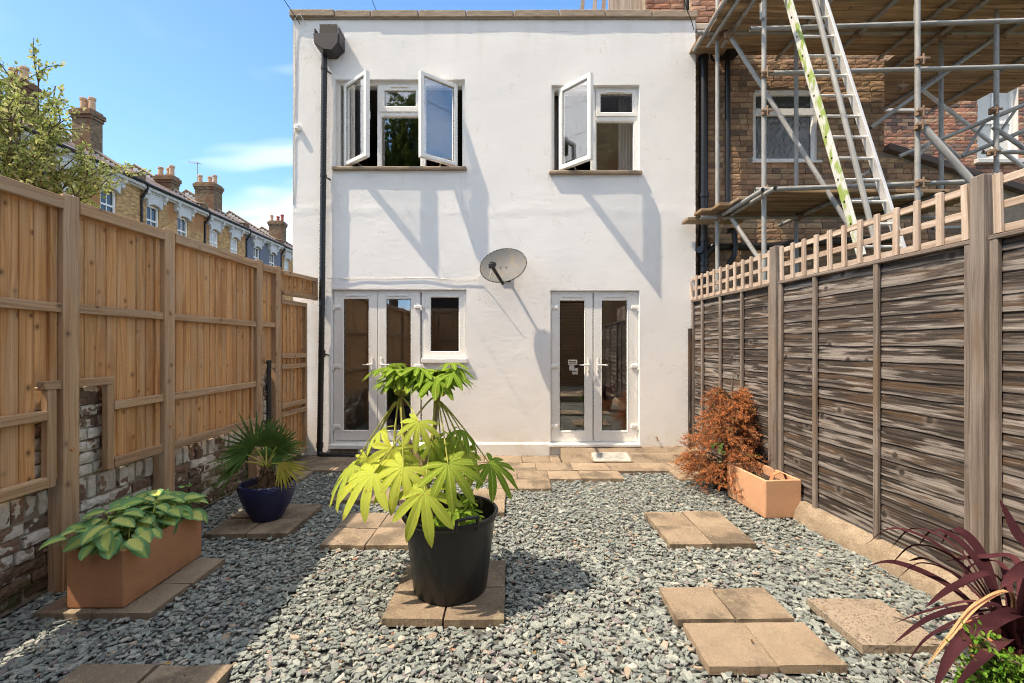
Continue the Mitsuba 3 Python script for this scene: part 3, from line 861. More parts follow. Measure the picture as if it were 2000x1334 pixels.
def window(rect, mull, trans, fan, fan_glass, low_glass, vent, sashes, lab):
    a, b_, c, d = rect
    wn = numbered(house + '__window')
    labels[wn] = {'label': lab}
    fr = B().add(ring(FX(a), FX(b_), FZ(d), FZ(c), [(0, YF), (0.036, YF), (0.046, YF + .012), (0.046, YF + .065), (0, YF + .065)]))
    for mx in mull:
        fr.add(boxc(FX(mx[0]), FX(mx[1]), YF - .001, YF + .064, FZ(d) + .04, FZ(c) - .04, .004))
    fr.add(boxc(FX(trans[0]), FX(trans[1]), YF + .001, YF + .06, FZ(trans[3]), FZ(trans[2]), .004))
    put(wn, fr, 'plastic_white')
    casement(wn, fan, 0, fan_glass)
    x0, x1, z0, z1 = FX(low_glass[0]), FX(low_glass[1]), FZ(low_glass[3]), FZ(low_glass[2])
    part(wn, 'glazing_bead', ring(x0 - .02, x1 + .02, z0 - .02, z1 + .02, [(0, YF + .004), (.012, YF + .004), (.02, YF + .014), (.02, YF + .05), (0, YF + .05)]), 'plastic_white')
    pane(wn, x0, x1, z0, z1, YF + .03)
    trickle_vent(wn, *vent)
    for (px, glass, hinge, ang) in sashes:
        M = swing(FX(hinge), YF - 0.012, ang, -math.copysign(.075, ang))
        casement(wn, px, 0, glass, YF - 0.03, M)
        # friction stay below the sash
        xs = FX(hinge)
        sgn = 1 if ang < 0 else -1
        part(wn, 'stay', B().add(bar((xs + sgn * .30, YF + .01, FZ(px[3]) + .01), M(np.array([[xs + sgn * .22, YF, FZ(px[3]) + .014]]))[0], .014, .004)), 'galvanised')
        hx = px[1] - 4 if ang < 0 else px[0] + 4
        hb = B().add(boxc(FX(hx) - .012, FX(hx) + .012, YF + .03, YF + .05, FZ((px[2] + px[3]) / 2) - .05, FZ((px[2] + px[3]) / 2) + .05, .004))
        part(wn, 'handle', moved(hb.out(), M), 'plastic_white')
    part(wn, 'sill', boxc(FX(a - 5), FX(b_ + 4), FY - 0.055, FY + .10, FZ(d + 7), FZ(d) + .002, .012), 'coping_stone')
    return wn


window((655, 908, 155, 327), [(734, 741), (821, 829)], (740, 822, 214, 221), (737, 822, 161, 214), (749, 810, 174, 202), (742, 819, 223, 320), (760, 796, 165),
       [((659, 737, 162, 322), (667, 729, 171, 313), 660, -math.radians(40)), ((823, 903, 162, 322), (831, 895, 171, 313), 901, math.radians(38))], 'upstairs window with both side sashes swung open')
window((1077, 1249, 166, 335), [(1156, 1165)], (1165, 1246, 223, 231), (1166, 1246, 170, 223), (1175, 1237, 183, 213), (1167, 1240, 233, 329), (1187, 1223, 176),
       [((1082, 1160, 170, 330), (1091, 1151, 180, 320), 1083, -math.radians(47))], 'upstairs window with its left sash swung open')


def french_doors(a, b_, c, d, leaves, vents, levers, lab, extra=None):
    dn = numbered(house + '__french_doors')
    labels[dn] = {'label': lab}
    fr = B().add(ring(FX(a), FX(b_), FZ(d), FZ(c), [(0, YF), (0.030, YF), (0.030, YF + .065), (0, YF + .065)]))
    put(dn, fr, 'plastic_white')
    for (px, glass) in leaves:
        x0, x1, z0, z1 = FX(px[0]), FX(px[1]), FZ(px[3]), FZ(px[2])
        gx0, gx1, gz0, gz1 = FX(glass[0]), FX(glass[1]), FZ(glass[3]), FZ(glass[2])
        y = YF - .015
        lf = B()
        lf.add(boxc(x0, gx0, y, y + .06, z0, z1, .004)).add(boxc(gx1, x1, y, y + .06, z0, z1, .004))
        lf.add(boxc(gx0 - .001, gx1 + .001, y + .0005, y + .06, z0, gz0, .004)).add(boxc(gx0 - .001, gx1 + .001, y + .0005, y + .06, gz1, z1, .004))
        lf.add(ring(gx0 - .012, gx1 + .012, gz0 - .012, gz1 + .012, [(0, y - .003), (.006, y - .004), (.016, y + .012), (.016, y + .04), (0, y + .04)]))
        part(dn, 'leaf', lf, 'plastic_white')
        part(dn, 'gasket', ring(gx0 + .003, gx1 - .003, gz0 + .003, gz1 - .003, [(0, y + .013), (.006, y + .013), (.006, y + .02), (0, y + .02)]), 'rubber_black')
        pane(dn, gx0, gx1, gz0, gz1, y + .024)
    for v in vents:
        trickle_vent(dn, *v)
    for (px, py0, py1, tip, py) in levers:
        h = B().add(boxc(FX(px) - .015, FX(px) + .015, YF - .027, YF - .014, FZ(py1), FZ(py0), .006))
        h.add(tube([(FX(px), YF - .02, FZ(py)), (FX(px), YF - .06, FZ(py))], .010, 10))
        h.add(tube(curve([(FX(px), YF - .06, FZ(py)), ((FX(px) + FX(tip)) / 2, YF - .064, FZ(py)), (FX(tip), YF - .058, FZ(py + .5))], 4), [.010] * 4 + [.008] * 5, 10))
        part(dn, 'handle', h, 'plastic_white', True)
        part(dn, 'keyhole', boxc(FX(px) - .005, FX(px) + .005, YF - .030, YF - .026, FZ(py1 - 7), FZ(py1 - 12), .002), 'rubber_black')
    for hx in (a + 1, b_ - 1 if extra is None else extra):
        sg = 1 if hx < (a + b_) / 2 else -1
        for hy in (c + 34, (c + d) / 2 - 1, d - 34):
            hb = B().add(tube([(FX(hx), YF - .028, FZ(hy + 7)), (FX(hx), YF - .028, FZ(hy - 4))], .014, 12))
            hb.add(boxc(*sorted((FX(hx), FX(hx + sg * 14))), YF - .042, YF - .012, FZ(hy + 3.5), FZ(hy - 3.5), .009))
            part(dn, 'hinge', hb, 'plastic_white', False)
    return dn


D1 = french_doors(648, 826, 565, 868, [((651, 735, 568, 862), (668, 718, 583, 842)), ((736, 819, 568, 862), (752, 801, 583, 842))], [(673, 712, 576), (756, 795, 576)],
                  [(725, 698, 734, 707, 712), (743, 698, 734, 760, 712)], 'left pair of white glazed doors behind the tub plant', 822)
D2 = french_doors(1075, 1249, 566, 867, [((1078, 1159, 569, 863), (1094, 1143, 586, 843)), ((1161, 1246, 569, 863), (1177, 1227, 586, 843))], [(1100, 1138, 578), (1184, 1223, 578)],
                  [(1151, 699, 736, 1133, 713), (1169, 699, 736, 1187, 713)], 'right pair of white glazed doors with small notices on the glass')
sd = numbered(house + '__side_light')
labels[sd] = {'label': 'fixed pane beside the left glazed doors'}
put(sd, B().add(ring(FX(825.5), FX(911), FZ(701), FZ(565), [(0, YF + .002), (.03, YF + .002), (.03, YF + .065), (0, YF + .065)])), 'plastic_white')
casement(sd, (828, 907, 568, 698), 0, (840, 895, 578, 688))
part(sd, 'sill', boxc(FX(824), FX(913), FY - .05, FY + .09, FZ(709), FZ(700), .008), 'plastic_white')
part(house, 'door_step', boxc(FX(644), FX(826), FY - .05, FY + .1, FZ(876), FZ(868), .006), 'plastic_white')
part(house, 'door_step', boxc(FX(1073), FX(1250), FY - .045, FY + .1, FZ(872), FZ(866), .006), 'plastic_white')
part(house, 'step_block', boxc(FX(646), FX(830), FY - .012, FY + .1, 0.0, FZ(876), .01), 'concrete')

# rainwater goods of the white house
dp = part(house, 'downpipe', B().add(tube(curve([(FX(638), FY - .07, FZ(98)), (FX(636), FY - .07, FZ(300)), (FX(633), FY - .07, FZ(600)), (FX(629), FY - .07, FZ(868)), (FX(630), FY - .075, FZ(881)), (FX(638), FY - .08, FZ(886)), (FX(720), FY - .085, FZ(888)), (FX(800), FY - .085, FZ(889))], 7), .037, 16)), 'black_plastic', True)
for py, pxx in ((140, 637.5), (347, 636), (690, 632.5)):
    bk = B().add(tube([(FX(pxx), FY - .07, FZ(py + 3)), (FX(pxx), FY - .07, FZ(py - 3))], .043, 16))
    bk.add(bar((FX(pxx) - .01, FY - .06, FZ(py)), (FX(pxx) + .07, FY + .005, FZ(py + 4)), .012, .02))
    part(dp, 'bracket', bk, 'black_plastic')
part(dp, 'coupler', tube([(FX(632.8), FY - .07, FZ(698)), (FX(632.8), FY - .07, FZ(684))], .046, 16), 'black_plastic', True)
part(dp, 'elbow', tube([(FX(629), FY - .07, FZ(872)), (FX(629), FY - .07, FZ(862))], .044, 16), 'black_plastic', True)
hx0, hx1 = FX(616), FX(664)
hp_ = B()
FX_, FZ_ = FX, FZ
FX = lambda px: FX_(px) * 0.968
FZ = lambda py: CH + (FZ_(py) - CH) * 0.968
hp_.add(prism([(FX(613) , FZ(66)), (FX(614), FZ(83)), (FX(630), FZ(96)), (FX(648), FZ(98)), (FX(660), FZ(84)), (FX(661), FZ(66))], 1, FY - .21, FY - .19))
hp_.add(prism([(FX(613), FZ(83)), (FX(630), FZ(97)), (FX(648), FZ(97)), (FX(661), FZ(83))], 1, FY - .19, FY - .002))
hp_.add(boxc(FX(613), FX(616), FY - .19, FY - .002, FZ(84), FZ(55), .003)).add(boxc(FX(660), FX(663), FY - .19, FY - .002, FZ(84), FZ(53), .003))
part(house, 'rain_hopper', hp_, 'hopper_plastic')
FX, FZ = FX_, FZ_
part(house, 'outlet_hole', boxc(FX(626), FX(660), FY - .03, FY - .018, FZ(70), FZ(50), .002), 'rubber_black')

# dish -------------------------------------------------------------------------------------
dish = thing('satellite_dish', 'grey oval satellite dish bolted to the white wall between the doors', 'satellite dish')
nrm = unit([-0.20, -0.85, 0.46])
dx = unit(np.cross(nrm, [0, 0, 1]) * -1)
dx = dx * (1 if dx[0] > 0 else -1)
dx = unit(dx + 0.10 * np.array([0, 0, 1]))
dx = unit(dx - nrm * np.dot(dx, nrm))
du = np.cross(nrm, dx)
du = du * (1 if du[2] > 0 else -1)
DR = np.stack([dx, du, nrm], 1)
DC = np.array([FX(983) * 0.945, FY - 0.33, CH + (HOR - 519) / F * (FY - 0.33)])
n = 48
b = B()
rr = np.linspace(0, 1, 9)
tt = np.linspace(0, 2 * math.pi, n + 1)
for off, sgn in ((0.0, 1), (-0.006, 1)):
    Pd = np.stack([np.outer(rr, np.cos(tt)) * 0.298, np.outer(rr, np.sin(tt)) * 0.262, np.repeat((0.055 * rr ** 2)[:, None], n + 1, 1) - 0.04 + off], -1)
    V, Fc, U = sheet(Pd)
    b.add((V, Fc, U))
part(dish, 'reflector', (lambda t: (t[0] @ DR.T + DC, t[1], t[2]))(b.out()), 'dish_grey', True)
rim = np.stack([np.cos(tt) * 0.300, np.sin(tt) * 0.264, tt * 0 + 0.012], 1)
part(dish, 'rim', tube(rim @ DR.T + DC, .006, 6, False), 'rubber_black', True)
loc = lambda x, y, z: DR @ np.array([x, y, z]) + DC
part(dish, 'arm', B().add(bar(loc(0.0, -0.262, -0.03), loc(-0.045, -0.275, 0.33), .025, .035, dx)), 'rubber_black')
lnb = B().add(tube([loc(-0.05, -0.25, 0.37), loc(-0.045, -0.20, 0.29)], [.026, .032], 16)).add(bar(loc(-0.055, -0.285, 0.38), loc(-0.05, -0.245, 0.31), .06, .06, dx, .008))
part(dish, 'receiver', lnb, 'rubber_black')
part(dish, 'cable_tail', tube(curve([loc(-0.055, -0.28, 0.37), loc(-0.06, -0.35, 0.34), loc(-0.085, -0.40, 0.30)], 5), .004, 6), 'cable_white', True)
for bx_, by_ in ((0.03, 0.0), (-0.045, 0.0), (0.03, -0.13)):
    part(dish, 'bolt', tube([loc(bx_, by_, -0.04), loc(bx_, by_, -0.028)], .008, 8), 'rubber_black')
wm = B().add(tube(curve([loc(0, -0.02, -0.06), np.array([DC[0] + .02, FY - .16, DC[2] - .06]), np.array([DC[0] + .02, FY - .01, DC[2] - .06])], 5), .018, 12))
wm.add(boxc(DC[0] - .05, DC[0] + .09, FY - .02, FY + .004, DC[2] - .16, DC[2] + .04, .004))
part(dish, 'wall_mount', wm, 'rubber_black')

# cables -----------------------------------------------------------------------------------
def wire(name, P, r, mtl, lab, k=6, cat='cable'):
    put(thing(name, lab, cat), tube(curve(P, k), r, 6), mtl, True)


wire('cable', [(FX(641), FY - .025, FZ(545)), (FX(700), FY - .012, FZ(544)), (FX(757), FY - .012, FZ(544.5)), (FX(832), FY - .012, FZ(543)), (FX(880), FY - .014, FZ(546)), (FX(925), FY - .02, FZ(546)), (FX(937), FY - .04, FZ(541)), (FX(948), FY - .18, FZ(528))], .0045, 'cable_white', 'white cable clipped to the wall from downpipe to satellite dish')
wire('cable', [(FX(597), FY - .02, FZ(50)), (FX(590), FY - .05, FZ(35)), (FX(580), FY - .04, FZ(40)), (FX(577), FY - .015, FZ(65)), (FX(577), FY - .01, FZ(150)), (FX(576), FY - .01, FZ(246)), (FX(581), FY - .02, FZ(255)), (FX(575), FY - .01, FZ(268)), (FX(574), FY - .01, FZ(330)), (FX(573), FY - .01, FZ(400))], .006, 'cable_white', 'pale cable running down the left corner of the white house')
jb = thing('junction_box', 'small grey junction box on the left corner of the white wall', 'box')
put(jb, boxc(FX(578), FX(588), FY - .06, FY + .004, FZ(256), FZ(246), .012), 'plastic_white')
wire('overhead_wire', [(FX(588), FY - .02, FZ(50)), (-3.05, 5.2, 6.2), (-3.9, 1.0, 8.2)], .005, 'rubber_black', 'black overhead wire reaching the left end of the parapet', cat='wire')
wire('overhead_wire', [(FX(736), FY - .03, FZ(24)), (-1.95, 5.0, 6.35), (-2.6, 1.0, 8.0)], .004, 'rubber_black', 'thin overhead wire meeting the parapet above the left window', cat='wire')
wire('overhead_wire', [(FX(1376), FY + .06, FZ(88)), (FX(1366), FY - .01, FZ(70)), (FX(1350), FY - .05, FZ(54)), (1.95, 5.2, 6.0), (1.55, 3.0, 7.2)], .005, 'rubber_black', 'black overhead wire crossing the right corner of the white wall', cat='wire')
tap = thing('pipe_stub', 'short brass pipe stub low on the white wall beside the right doors', 'pipe')
put(tap, tube(curve([(FX(1281), FY + .01, FZ(853)), (FX(1281), FY - .05, FZ(853)), (FX(1282), FY - .06, FZ(860))], 4), .009, 10), 'rusty_steel', True)

# notices and curtains
for lab, r4, rows in (('white printed notice stuck inside the right doors, topmost of three', (1111, 1129, 703, 713), 2), ('plain white slip stuck under the top notice inside the right doors', (1113, 1123, 714, 724), 0), ('square white sticker lowest of the three notices in the right doors', (1119, 1130, 720, 732), 1)):
    nk = thing('paper_notice', lab, 'notice')
    yy = YF + .016
    part(nk, 'sheet', boxc(FX(r4[0]), FX(r4[1]), yy, yy + .002, FZ(r4[3]), FZ(r4[2]), .0005), 'paper')
    ln = B()
    for k in range(rows):
        zc = FZ(r4[2] + 3.5 + 3.2 * k) if rows > 1 else FZ((r4[2] + r4[3]) / 2)
        ln.add(boxc(FX(r4[0] + 2), FX(r4[1] - 2), yy - .0012, yy - .0002, zc - .006, zc + .006, .0003))
    if rows:
        part(nk, 'print_line', ln, 'ink')


def curtain(lab, xa, xb, z0, z1, y, mtl):
    s = np.linspace(0, 1, 40)
    P_ = np.stack([np.repeat((xa + (xb - xa) * s)[:, None], 2, 1), np.repeat((y + 0.03 * np.sin(s * 34))[:, None], 2, 1), np.tile([z0, z1], (40, 1))], -1)
    put(thing('curtain', lab, 'curtain'), sheet(P_), mtl, True)


curtain('pale curtain at the left edge inside the right upstairs window', FX(1082), FX(1098), FZ(345), FZ(160), FY + .42, 'fabric_pale')
curtain('pale grey curtain behind the fixed pane of the right upstairs window', FX(1222), FX(1256), FZ(345), FZ(160), FY + .42, 'net_curtain')
# ------------------------------------------------------------------ left side: old brick wall, board fence, gate
def rough_brick(L, H, D, amp, sd, nx=5, nz=3, rnd=0.008):
    """A worn brick: front face (towards -y) rounded at the edges and uneven, with its four sides."""
    a, c = np.meshgrid(np.linspace(-1, 1, nx), np.linspace(-1, 1, nz), indexing='ij')
    X, Z = a * L / 2, c * H / 2
    e = np.maximum(np.abs(a) ** 6, np.abs(c) ** 4)
    g = meshkit.fbm(np.stack([X * 28 + sd, Z * 28 + sd * 2, X * 0 + sd], -1), 3) - 0.5
    Y = -D / 2 + rnd * e + amp * g
    top = np.stack([X + amp * 0.7 * g[:, ::-1] * np.abs(a), Y, Z + amp * 0.7 * g[::-1] * np.abs(c)], -1)
    b = B().add(sheet(top))
    loop = np.vstack([top[:, 0], top[-1, 1:], top[-2::-1, -1], top[0, -2::-1]])
    bk = loop.copy()
    bk[:, 1] = D / 2
    b.add(sheet(np.stack([bk, loop], 1)))
    return b.out()


ow = thing('old_brick_wall', 'low old brick wall with flaking whitewash and a pier under the board fence', 'wall')
core = B()
core.add((np.array([[lx(y) - dxx, y, z] for y in (-2.5, 5.95) for dxx in (0.012, .22) for z in (0, .655)]), np.array([[0, 1, 5, 4], [1, 3, 7, 5], [2, 3, 7, 6], [0, 2, 3, 1], [4, 5, 7, 6]]), None))
core.add((np.array([[lx(y) - dxx, y, z] for y in (2.60, 3.17) for dxx in (0.012, .22) for z in (0.6, 1.245)]), np.array([[0, 1, 5, 4], [1, 3, 7, 5], [2, 3, 7, 6], [0, 2, 3, 1], [4, 5, 7, 6]]), None))
core.add((np.array([[lx(y) - dxx, y, z] for y in (4.84, 5.44) for dxx in (0.012, .22) for z in (0.6, 1.245)]), np.array([[0, 1, 5, 4], [1, 3, 7, 5], [2, 3, 7, 6], [0, 2, 3, 1], [4, 5, 7, 6]]), None))
part(ow, 'mortar', core, 'old_mortar')
RW = np.array([[0, -1, 0], [1, 0, 0], [0, 0, 1.0]])        # local front -y -> world +x, local x -> world y


def old_brick(y, z, L, H, proud=0.0):
    V, Fc, U = rough_brick(L - rng.uniform(.008, .02), H - rng.uniform(.008, .018), 0.10, 0.018, rng.uniform(0, 90), 7, 4, .007)
    th = rng.normal(0, 0.025)
    V = V @ np.array([[math.cos(th), 0, -math.sin(th)], [0, 1, 0], [math.sin(th), 0, math.cos(th)]]).T
    V = V @ RW.T + np.array([lx(y) - 0.044 + rng.uniform(-.012, .014) + proud, y, z])
    part(ow, 'brick', (V, Fc, U * 0 + [0, nid()]), 'old_brick', False)


z = 0.02
for row in range(7):
    H = 0.077 if row < 6 else 0.0
    y = 1.9 - rng.uniform(0, .2)
    if row < 6:
        while y < 5.95:
            L = rng.choice([0.22, 0.22, 0.11, 0.19]) + rng.uniform(-.01, .01)
            old_brick(y + L / 2, z + H / 2, L, H)
            y += L
        z += H
    else:
        while y < 5.95:
            L = 0.078 + rng.uniform(-.008, .012)
            old_brick(y + L / 2, z + 0.075, L, 0.145)
            y += L
for y0, y1 in ((2.61, 3.165), (4.85, 5.43)):
    z, row = 0.64, 0
    while z < 1.22:
        H = 0.078 if row != 6 else 0.125
        y = y0 - (0.08 if row % 2 else 0)
        while y < y1 - 0.04:
            L = min(rng.choice([0.22, 0.11, 0.17]), y1 - max(y, y0))
            s = max(y, y0)
            L = min(max(L, 0.09), y1 - s + 0.001)
            old_brick(s + L / 2, z + H / 2, L, H, 0.004)
            y = s + L
        z += H
        row += 1

bf = thing('board_fence', 'tall new timber fence of vertical boards between thick posts on the left', 'fence')
XB = lambda Y: -2.752 - 0.010 * (Y - 2.5)
POSTS = [(-2.5, -2.4), (-0.8, -0.7), (0.95, 1.05), (2.743, 2.847), (3.555, 3.665), (4.865, 4.975), (5.265, 5.385)]
for k, (a, b_) in enumerate(POSTS):
    x0 = XB(a) + 0.052
    V, Fc, U = cbox(2.43, b_ - a, 0.10, .004)
    P_ = V[:, [2, 1, 0]] * np.array([1, 1, 1.0])
    P_ = P_ + np.array([x0 - .05, (a + b_) / 2, 1.205])
    topv = P_[:, 2] > 2.3
    P_[:, 2] -= np.where(topv, np.clip((x0 - 0.03) - P_[:, 0], 0, 1) * 0.6, 0)
    part(bf, 'post', (P_, Fc, U + np.array([0, nid()])), 'pine_rail')
    part(bf, 'knot_plug', tube([(x0 - .004, (a + b_) / 2, 0.86), (x0 + .006, (a + b_) / 2 + .002, 0.862)], .012, 10), 'pine')


def boards(y0, y1, z0, z1, cut=None):
    y = y0
    while y < y1 - 0.012:
        w = min(rng.uniform(.078, .098), y1 - y)
        if y1 - (y + w) < .03:
            w = y1 - y
        zb = z0
        if cut and cut[0] - .02 < y + w / 2 < cut[1] + .02:
            zb = cut[2]
        X = XB(y) - 0.010 + rng.uniform(-.002, .002)
        V, Fc, U = bar((X, y + w / 2, zb), (X, y + w / 2, z1), w + .010, .013, (1, 0.075 + rng.uniform(-.02, .02), 0), .002)
        part(bf, 'board', (V, Fc, U), 'pine')
        y += w


def rail(y0, y1, ztop, h=.056, out=.042, mtl='pine_rail', name='rail'):
    part(bf, name, bar((XB(y0) + out / 2, y0, ztop - h / 2 + rng.uniform(-.004, .004)), (XB(y1) + out / 2, y1, ztop - h / 2 + rng.uniform(-.004, .004)), out, h, (0, 0, 1), .003), mtl)


boards(-2.4, 0.95, 0.69, 2.33)
boards(1.05, 2.743, 0.69, 2.33, (2.66, 2.75, 1.255))
boards(2.847, 3.555, 0.69, 2.33, (2.83, 3.06, 1.255))
boards(3.665, 4.865, 0.69, 2.33)
boards(4.975, 5.265, 1.26, 2.33)
for a, b_ in ((-2.4, 0.95), (1.05, 2.743), (2.847, 3.555), (3.665, 4.865), (4.975, 5.265)):
    rail(a, b_, 2.395, .075, .06, name='cap_rail')
    rail(a, b_, 1.757)
for a, b_ in ((1.05, 2.66), (3.115, 3.555), (3.665, 4.865)):
    rail(a, b_, 1.115)
    rail(a, b_, 0.725, .062)
rail(2.64, 2.743, 1.285, .05)
rail(2.847, 3.112, 1.285, .05)
rail(4.975, 5.265, 1.29, .05)
for ys, zz in ((2.685, (.66, 1.235)), (3.085, (.66, 1.235))):
    part(bf, 'upright', bar((XB(ys) + .02, ys, zz[0]), (XB(ys) + .02, ys, zz[1]), .052, .04, (1, 0, 0), .003), 'pine_rail')
for (a, b_) in POSTS[:-1]:
    part(bf, 'side_batten', bar((XB(a) + .004, a - .025, .69), (XB(a) + .004, a - .025, 2.33), .045, .03, (1, 0, 0), .003), 'pine')
ob = thing('black_bar', 'black plastic strip standing in the gap beside the gate post', 'strip')
put(ob, bar((-2.735, 5.12, .55), (-2.735, 5.12, 1.33), .075, .02, (1, 0, 0)), 'rubber_black')

gate = thing('garden_gate', 'narrow timber gate with four rails between fence and white house', 'gate')
GX = lambda Y: -2.74 + 0.06 * (Y - 5.385)
y = 5.39
while y < 5.94:
    part(gate, 'board', bar((GX(y) - .03, y + .042, .12), (GX(y) - .03, y + .042, 2.0), .092, .014, (1, .07, 0), .002), 'pine')
    y += .085
for zt in (2.05, 1.40, 1.27, 0.80, 0.70, 0.17):
    part(gate, 'rail', bar((GX(5.39), 5.39, zt - .03), (GX(5.97), 5.97, zt - .03), .045, .055, (0, 0, 1), .003), 'pine_rail')
part(gate, 'stile', bar((GX(5.97) - .005, 5.955, .1), (GX(5.97) - .005, 5.955, 2.05), .045, .045, (1, 0, 0), .003), 'pine_rail')
hd = thing('gate_header', 'short boarded timber panel bridging over the gate to the white wall', 'fence panel')
HX = lambda Y: -2.72 + 0.20 * (Y - 5.39)
y = 5.39
while y < 5.99:
    part(hd, 'board', bar((HX(y) - .03, y + .04, 2.13), (HX(y) - .03, y + .04, 2.34), .085, .013, (1, -.1, 0), .002), 'pine')
    y += .082
for zt in (2.385, 2.145):
    part(hd, 'rail', bar((HX(5.39), 5.39, zt - .025), (HX(6.03), 6.03, zt - .025), .05, .05, (0, 0, 1), .003), 'pine_rail')
part(hd, 'end_stile', bar((HX(6.03) - .01, 6.02, 2.09), (HX(6.03) - .01, 6.02, 2.39), .05, .05, (1, 0, 0), .003), 'pine_rail')

# ------------------------------------------------------------------ right side: lap panels, posts, trellis, kerb
kb = []
for Y in np.linspace(0.5, 6.05, 60):
    o = 0.012 * (meshkit.fbm(np.array([Y * 5, 0, 0]), 3) - 0.5)
    kb.append([[rx(Y) - .115 + o * 2, Y, -.03], [rx(Y) - .095 + o, Y, .07 + o], [rx(Y) - .04 + o, Y, .150 + o], [rx(Y) + .10, Y, .155], [rx(Y) + .10, Y, -.03]])
put(thing('concrete_kerb', 'crumbling tan concrete haunch along the foot of the dark fence', 'kerb'), sheet(np.array(kb)), 'concrete', True)


def lap_slat(y0, y1, z0, h, sd):
    """One waney lap board: lower edge wavy and standing proud of the board below."""
    n = 26
    Y = np.linspace(y0, y1, n)
    w = 0.015 * (meshkit.fbm(np.stack([Y * 3.2 + sd, Y * 0 + sd, Y * 0], -1), 3) - 0.5) * 1.6
    nz = lambda s: 0.004 * (meshkit.noise(np.stack([Y * 5 + s, Y * 0 + sd, Y * 0], -1)) - 0.5)
    X = np.array([rx(t) for t in Y])
    rows = [np.stack([X - .006 + .012, Y, z0 + w], 1), np.stack([X - .006 + nz(1) * 0, Y, z0 + w + .003], 1), np.stack([X - .004 + nz(3), Y, z0 + h * 0.4 + w * .5], 1),
            np.stack([X + nz(5), Y, z0 + h * 0.8 + Y * 0], 1), np.stack([X + .004, Y, z0 + h + .022 + Y * 0], 1)]
    V, Fc, U = sheet(np.array(rows).transpose(1, 0, 2))
    U[:, 0] = V[:, 1]
    U[:, 1] = V[:, 2] - z0 - (V[:, 1] - y0) * 0.012 + nid()
    return V, Fc, U


PANELS = [(4.355, 6.06, 'far dark lap panel with trellis nearest the white house', [5.77, 5.32, 4.87]), (2.545, 4.245, 'middle dark weathered lap panel between the two posts', [3.78, 3.18]),
          (0.75, 2.458, 'near dark lap panel at the right edge beside the red leaved plant', [1.9, 1.3]), (-2.5, 0.65, 'dark lap panel behind the viewpoint, seen mirrored in the right door pane', [-.4, -1.4])]
for y0, y1, lab, bat in PANELS:
    pk = thing('lap_fence', lab, 'fence')
    z, k = 0.165, 0
    while z < 2.02:
        h = rng.uniform(.094, .118)
        h = min(h, 2.055 - z)
        part(pk, 'slat', lap_slat(y0, y1, z, h, rng.uniform(0, 50)), 'lap_wood', True)
        z += h
    bk = np.array([[[rx(t) + .02, t, .17], [rx(t) + .02, t, 2.06]] for t in (y0, y1)])
    part(pk, 'backing', sheet(bk), 'lap_wood')
    for yb in bat:
        part(pk, 'batten', bar((rx(yb) - .022, yb, .10 if yb < 4 else .02), (rx(yb) - .022, yb, 2.07), .040, .026, (-1, 0, 0), .004), 'batten_wood')
    for yb in (y0 + .022, y1 - .022):
        part(pk, 'edge_batten', bar((rx(yb) - .020, yb, .14), (rx(yb) - .020, yb, 2.07), .042, .030, (-1, 0, 0), .004), 'batten_wood')
    part(pk, 'top_rail', bar((rx(y0) - .012, y0, 2.078), (rx(y1) - .012, y1, 2.078), .055, .022, (0, 0, 1), .003), 'batten_wood')
for (a, b_), lab in (((4.252, 4.348), 'grey brown timber post between the far and middle dark panels'), ((2.464, 2.540), 'thick grey brown timber post with orange rust streaks near the red leaved plant')):
    yc = (a + b_) / 2
    pk = thing('fence_post', lab, 'post')
    put(pk, bar((rx(yc) - .012, yc, -.02), (rx(yc) - .012, yc, 2.43), b_ - a, .085, (-1, 0, 0), .005), 'batten_wood')
st = thing('timber_offcut', 'short dark timber upright against the white wall beside the far panel', 'post')
put(st, bar((2.40, 6.045, .02), (2.40, 6.045, 1.72), .11, .05, (0, -1, 0), .004), 'lap_wood')

TR = [(4.36, 6.12, 'far pale lattice trellis above the fence panel nearest the white house', 12), (2.555, 4.235, 'middle pale lattice trellis above the fence between the two posts', 12), (0.85, 2.45, 'near pale lattice trellis at the right edge above the fence', 11)]
for y0, y1, lab, n in TR:
    tk = thing('trellis', lab, 'trellis')
    for zc in (2.118, 2.245, 2.378):
        part(tk, 'lath', bar((rx(y0) - .004, y0, zc), (rx(y1) - .004, y1, zc), .018, .042, (0, 0, 1), .002), 'trellis_wood')
    for yc in np.linspace(y0 + .03, y1 - .03, n):
        lean = rng.normal(0, .004)
        if yc > 6.05:
            lean = 0.07
        part(tk, 'lath', bar((rx(yc) - .024, yc - lean / 2, 2.094), (rx(yc) - .024, yc + lean / 2, 2.412), .038, .020, (-1, 0, 0), .002), 'trellis_wood')

# ------------------------------------------------------------------ the terrace beyond the left fence
XT = lambda Y: -20.0 - 0.017 * Y


